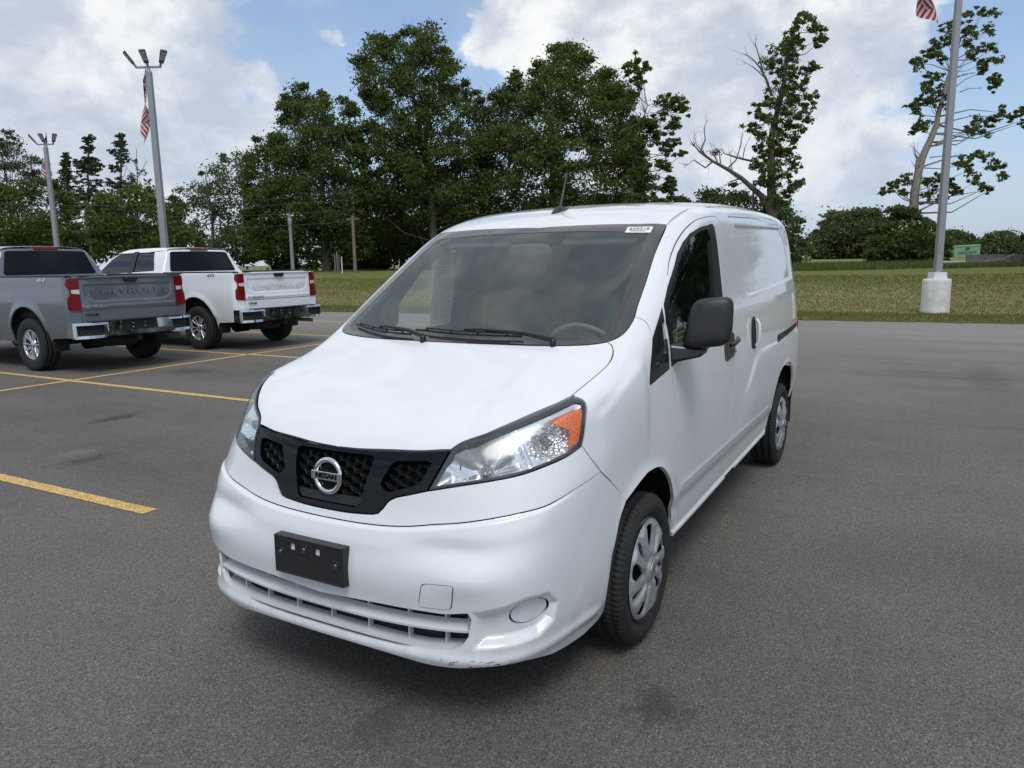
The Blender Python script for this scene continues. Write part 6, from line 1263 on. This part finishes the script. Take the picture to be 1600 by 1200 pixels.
def truck(name, loc, rz, PAINT, label):
    global wheel_proto
    T = empty(name, loc, rz, label, 'pickup truck', 'pickup trucks parked in the marked bays')
    arch = [(.50*math.cos(t)*1.02, 0, .44+.52*math.sin(t)) for t in np.linspace(-.10, math.pi+.10, 28)]
    panel('bed_side', bS, [(-1.078, 0, .53), (-.56, 0, .50)]+arch[::-1]+[(.55, 0, .42), (.885, 0, .42), (.885, 0, 1.392), (-1.075, 0, 1.392)], PAINT, T, h=.045, he=.022, gap=.003, flange=.02, both=True)
    zz_ = np.linspace(.53, 1.385, 20); 
    for mir in (False, True):
        panel('bed_corner', bR, [(0, .803, .53)]+[(0, float(TW(z))-.016, z) for z in zz_]+[(0, .803, 1.39)], PAINT, T, h=.03, he=.02, gap=.002, flange=.015, mirror=mir)
        tl = panel('tail_lamp', bR, [(0, .800, 1.372), (0, .940, 1.364), (0, .962, 1.350), (0, .974, 1.282), (0, .960, 1.240), (0, .938, 1.215), (0, .933, 1.160), (0, .950, 1.115), (0, .978, 1.085), (0, .982, .945), (0, .960, .915), (0, .800, .905)], REDD, T, h=.02, he=.012, gap=.001, flange=.03, off=.014, mirror=mir)
        panel('reversing_lens', bR, [(0, .806, 1.212), (0, .918, 1.206), (0, .915, 1.158), (0, .806, 1.145)], CLR, tl, h=.02, he=.015, gap=0, flange=.004, off=.0175, mirror=mir)
    tg = panel('tailgate', bR, [(0, 0, .908), (0, .797, .908), (0, .797, 1.398), (0, 0, 1.398)], PAINT, T, h=.022, he=.02, gap=.003, centre=True, flange=.02, pts=np.array([(y, z) for z in (1.335, 1.345, 1.355, 1.365, 1.375, 1.283, 1.27, 1.26, 1.25, 1.018, 1.03, 1.045) for y in np.arange(.01, .79, .03)]))
    panel('rear_valance', bR, [(0, 0, .70), (0, .80, .70), (0, .80, .902), (0, 0, .902)], PAINT, T, h=.04, he=.03, gap=.002, centre=True, flange=.02)
    mb = MB(); mb.box((-1.118, 0, 1.345), (.03, .23, .055)); mb.box((-1.12, 0, 1.325), (.03, .18, .05)); mb.build('tailgate_handle', BLKS, tg, .012, 2)
    M_ = frame((-1.1225, 0, 1.165), (0, -1, 0), (-1, 0, .03)); text_obj('tailgate_lettering', 'CHEVROLET', .135, PAINT, tg, .0022, M_, 1.75, .0005)
    M_ = frame((-1.127, .58, .955), (0, -1, 0), (-1, 0, .0)); text_obj('model_lettering', 'SILVERADO', .052, CHRW if name == 'pickup_truck' else BLKS, tg, .003, M_, 1.35, .001)
    M_ = frame((-1.120, .66, .845), (0, -1, 0), (-1, 0, .0)); text_obj('valance_lettering', 'CUSTOM', .036, BLKS, T, .003, M_, 1.3, .001)
    for s in (1, -1):
        M_ = frame((-.45, s*.990, 1.345), (s*-1 if s > 0 else 1, 0, 0), (0, s, .1)); text_obj('decal', '4X4', .075, BLKS if name != 'pickup_truck' else CHRW, T, .0015, M_, 1.6, .002, .3)
        mb = MB(); mb.box((-.09, s*.945, 1.402), (1.96, .075, .020)); mb.build('bed_rail_cap', BLKS, T, .006)
        mb = MB(); mb.box((-.09, s*.90, 1.10), (1.96, .02, .60)); mb.build('bed_inner_wall', DARK, T)
        mb = MB(); mb.box((-.545, s*.84, .40), (.02, .24, .18)); mb.build('mud_flap', DARK, T)
    mb = MB(); mb.box((-1.085, 0, 1.398), (.045, 1.58, .018)); mb.build('tailgate_cap', BLKS, tg, .004)
    mb = MB(); mb.box((-.09, 0, .86), (1.96, 1.8, .04)); mb.build('bed_floor', DARK, T)
    # chrome step bumper
    def bx_(y): return -1.275+.03*y*y+.16*max(0, abs(y)-.74)**1.5*4
    def strip(mb, ya, yb, zt, zb, dx=0., dep=.06, n=8):
        for i in range(n):
            y0 = ya+(yb-ya)*i/n; y1 = ya+(yb-ya)*(i+1)/n; f = lambda v, y: v(y) if callable(v) else v
            a, b = bx_(y0)+dx, bx_(y1)+dx
            mb.hexa([(a, y0, f(zb, y0)), (a+dep, y0, f(zb, y0)), (b+dep, y1, f(zb, y1)), (b, y1, f(zb, y1)), (a+.012, y0, f(zt, y0)), (a+dep, y0, f(zt, y0)), (b+dep, y1, f(zt, y1)), (b+.012, y1, f(zt, y1))])
    bp = None
    for s in (1, -1):
        mb = MB(); strip(mb, s*.30, s*.52, .742, .600, .004); strip(mb, s*.52, s*.995, .742, .705, 0, .10, 12); strip(mb, s*.56, s*.98, .555, .515, .008, .06, 10); strip(mb, s*.955, s*1.0, .742, .53, 0, .16, 3); strip(mb, s*.50, s*.58, .705, .56, .012)
        o = mb.build('bumper_chrome_end' if 0 else 'chrome_bumper_face', CHB, T); bp = bp or o
        mb = MB(); strip(mb, s*.55, s*.965, .71, .55, .045, .02, 10); mb.build('bumper_step', DARK, T)
    mb = MB(); strip(mb, -.60, .60, .598, .530, -.012, .07, 16); mb.build('chrome_bumper_lip', CHB, T)
    mb = MB(); strip(mb, -.31, .31, .735, .595, .040, .02, 6); ctr = mb.build('plate_recess', BLKS, T)
    for y in (-.10, .10):
        mb = MB(); mb.lathe([(0, .004), (.007, .004), (.007, 0)], 8, frame((-1.238, y, .695), (0, 1, 0), (-1, 0, 0))); mb.lathe([(0, .004), (.007, .004), (.007, 0)], 8, frame((-1.238, y, .635), (0, 1, 0), (-1, 0, 0))); mb.build('plate_screw', CHRW, ctr)
    mb = MB(); mb.box((-1.19, 0, .748), (.15, 1.5, .012)); mb.build('bumper_top_pad', BLKS, T)
    # cab
    W1 = [(1.25, 0, 1.44), (1.92, 0, 1.415), (1.92, 0, 1.80), (1.48, 0, 1.815), (1.40, 0, 1.79)]; W2 = [(2.03, 0, 1.41), (3.06, 0, 1.385), (3.0, 0, 1.43), (2.70, 0, 1.66), (2.55, 0, 1.745), (2.40, 0, 1.785), (2.03, 0, 1.80)]
    arf = [(3.745+.50*math.cos(t), 0, .44+.52*math.sin(t)) for t in np.linspace(-.05, math.pi+.05, 22)]
    panel('cab_side', kS, [(.905, 0, .42), (3.19, 0, .42)]+arf[::-1][:0]+[(3.19, 0, .5)]+arf[::-1]+[(4.27, 0, .40), (4.52, 0, .45), (4.55, 0, 1.10), (4.3, 0, 1.22), (3.8, 0, 1.28), (3.42, 0, 1.315), (3.2, 0, 1.42), (2.9, 0, 1.61), (2.62, 0, 1.745), (2.3, 0, 1.80), (1.6, 0, 1.815), (1.12, 0, 1.79), (.955, 0, 1.40), (.905, 0, 1.36)], PAINT, T, holes=[W1, W2], h=.045, he=.022, gap=.002, flange=.02, both=True)
    panel('roof', kT, [(1.13, 0, 1.8), (1.13, .70, 1.8), (1.6, .748, 1.8), (2.3, .75, 1.8), (2.60, .735, 1.8), (2.66, .70, 1.8), (2.66, 0, 1.8)], PAINT, T, h=.06, he=.03, gap=0, centre=True, flange=0)
    panel('hood', kT, [(3.42, 0, 1), (3.42, .85, 1), (4.3, .82, 1), (4.52, .75, 1), (4.60, 0, 1)], PAINT, T, h=.07, he=.04, gap=.002, centre=True, flange=.02)
    panel('windshield', kT, [(2.67, 0, 1), (2.67, .69, 1), (3.0, .74, 1), (3.38, .80, 1), (3.40, 0, 1)], TGL2, T, h=.08, he=.05, gap=.002, centre=True, flange=0)
    panel('grille', kF, [(0, 0, .62), (0, .80, .62), (0, .84, 1.05), (0, 0, 1.08)], BLKS, T, h=.08, he=.05, gap=.002, centre=True, flange=.02)
    panel('front_bumper', kF, [(0, 0, .40), (0, .86, .42), (0, .88, .61), (0, 0, .61)], CHB, T, h=.08, he=.05, gap=.002, centre=True, flange=.03)
    RG = [(0, 0, 1.42), (0, .735, 1.42), (0, .765, 1.44), (0, .66, 1.775), (0, .62, 1.795), (0, 0, 1.805)]
    panel('cab_back', kR, [(0, 0, .95), (0, .93, .95), (0, .955, 1.35), (0, .90, 1.42), (0, .735, 1.80), (0, .60, 1.83), (0, 0, 1.84)], PAINT, T, holes=[[(0, -.001, 1.42)]+RG[1:-1]+[(0, -.001, 1.805)]] if 0 else (), h=.05, he=.03, gap=.0, centre=True, flange=.02)
    panel('rear_window', kR, RG, TGL_SOLID, T, h=.05, he=.03, gap=.0, centre=True, flange=.006, off=.006)
    for k in (0, 1):
        for W_ in (W1, W2): panel('door_window', kS, W_, TGL2, T, h=.06, he=.04, gap=0, flange=0, off=-.010, mirror=bool(k))
        panel('window_pillar', kS, [(1.90, 0, 1.405), (2.05, 0, 1.40), (2.05, 0, 1.812), (1.90, 0, 1.812)], BLKS, T, h=.06, he=.04, gap=0, flange=.01, off=.003, mirror=bool(k))
        s = -1 if k else 1
        for x0 in (1.12, 2.25):
            mb = MB(); mb.tube([(x0, s*1.005, 1.22), (x0+.03, s*1.035, 1.22), (x0+.22, s*1.035, 1.22), (x0+.25, s*1.005, 1.22)], .016, 6); mb.build('door_handle', PAINT, T)
        mb = MB(); vs, fs = superell((3.02, s*1.13, 1.42), (.055, .12, .13), 4., nu=20, nv_=12); mb.add(vs, fs, True); mb.tube([(3.05, s*.93, 1.34), (3.03, s*1.05, 1.36)], .03, 6); mb.build('door_mirror', BLK, T)
        mb = MB(); vs, fs = superell((4.50, s*.80, 1.02), (.09, .12, .09), 4., nu=20, nv_=12); mb.add(vs, fs, True); mb.build('headlamp', CLR, T)
    panel('roof_lamp', kR, [(0, 0, 1.823), (0, .20, 1.822), (0, .20, 1.852), (0, 0, 1.855)], REDD, T, h=.03, he=.02, gap=0, centre=True, flange=.02, off=.022)
    mb = MB(); mb.box((2.1, 0, 1.0), (2.3, 1.7, .03)); mb.build('cab_floor', DARK, T)
    for x_, y_ in ((2.55, .4), (2.55, -.4), (1.5, .4), (1.5, -.4)):
        mb = MB(); vs, fs = superell((x_-.2, y_, 1.25), (.10, .24, .36), 3.5, nu=20, nv_=12); mb.add(vs, fs, True); vs, fs = superell((x_-.28, y_, 1.66), (.05, .13, .08), 3., nu=16, nv_=10); mb.add(vs, fs, True); mb.build('seat', DARK, T)
    # underneath
    mb = MB(); mb.hexa([(-1.0, -.60, .50), (4.3, -.75, .40), (4.3, .75, .40), (-1.0, .60, .50), (-1.0, -.85, .84), (4.3, -.9, .85), (4.3, .9, .85), (-1.0, .85, .84)]); mb.build('chassis', DARK, T)
    mb = MB(); mb.tube([(0, -.75, .395), (0, -.2, .395), (0, -.14, .395), (0, .14, .395), (0, .2, .395), (0, .75, .395)], [.05, .05, .15, .15, .05, .05], 12); mb.build('rear_axle', DARK, T)
    mb = MB(); mb.lathe([(0, -.10), (.33, -.10), (.36, -.02), (.36, .06), (.30, .10), (0, .10)], 28, Matrix.Translation((-.62, .05, .44))); mb.build('spare_wheel', DARK, T)
    mb = MB(); mb.tube([(.3, -.62, .46), (-.9, -.66, .46), (-1.12, -.80, .44)], .035, 10); mb.build('exhaust_pipe', STEEL, T)
    mb = MB(); mb.box((-1.12, 0, .47), (.22, .075, .075)); mb.build('tow_receiver', DARK, T)
    for x_ in (0., 3.745):
        for s in (1, -1):
            mb = MB(); V = []; n = 14
            for k in range(n+1):
                t = math.pi*k/n; V += [(x_+.53*math.cos(t), s*.96, .42+.53*math.sin(t)), (x_+.53*math.cos(t), s*.55, .42+.53*math.sin(t))]
            mb.add(V, [(2*k, 2*k+1, 2*k+3, 2*k+2) for k in range(n)], True); mb.add([V[2*k+1] for k in range(n+1)], [tuple(range(n+1))]); mb.build('wheel_well', DARK, T)
            if wheel_proto is None: P_ = wheel_proto = spoke_wheel()
            else:
                P_ = []
                for q in wheel_proto: c = q.copy(); COL.objects.link(c); P_.append(c)
            wh = P_[0]; wh.name = 'wheel'; wh.parent = T; wh.location = (x_, s*.875, .396); wh.rotation_euler = (0, R(31*x_+11*s), 0 if s > 0 else R(180))
            for q in P_[1:]: q.parent = wh
    return T
TGL_SOLID = simple('dark_privacy_glass', (.003, .004, .007), .05, spec=.22)
GREY = paint('grey_metallic_paint', (.155, .175, .200), .35); TWHITE = paint('truck_white_paint', (.80, .82, .84))
tr1 = truck('pickup_truck', (-4.285, -9.90, 0), R(-90.5), GREY, 'slate grey crew cab pickup with chrome rear bumper, cut by the left edge')
tr2 = truck('pickup_truck', (-7.235, -9.92, 0), R(-90.5), TWHITE, 'white crew cab pickup between the grey pickup and the van')
tr1.scale = (1, .955, 1); tr2.scale = (1, .98, 1)
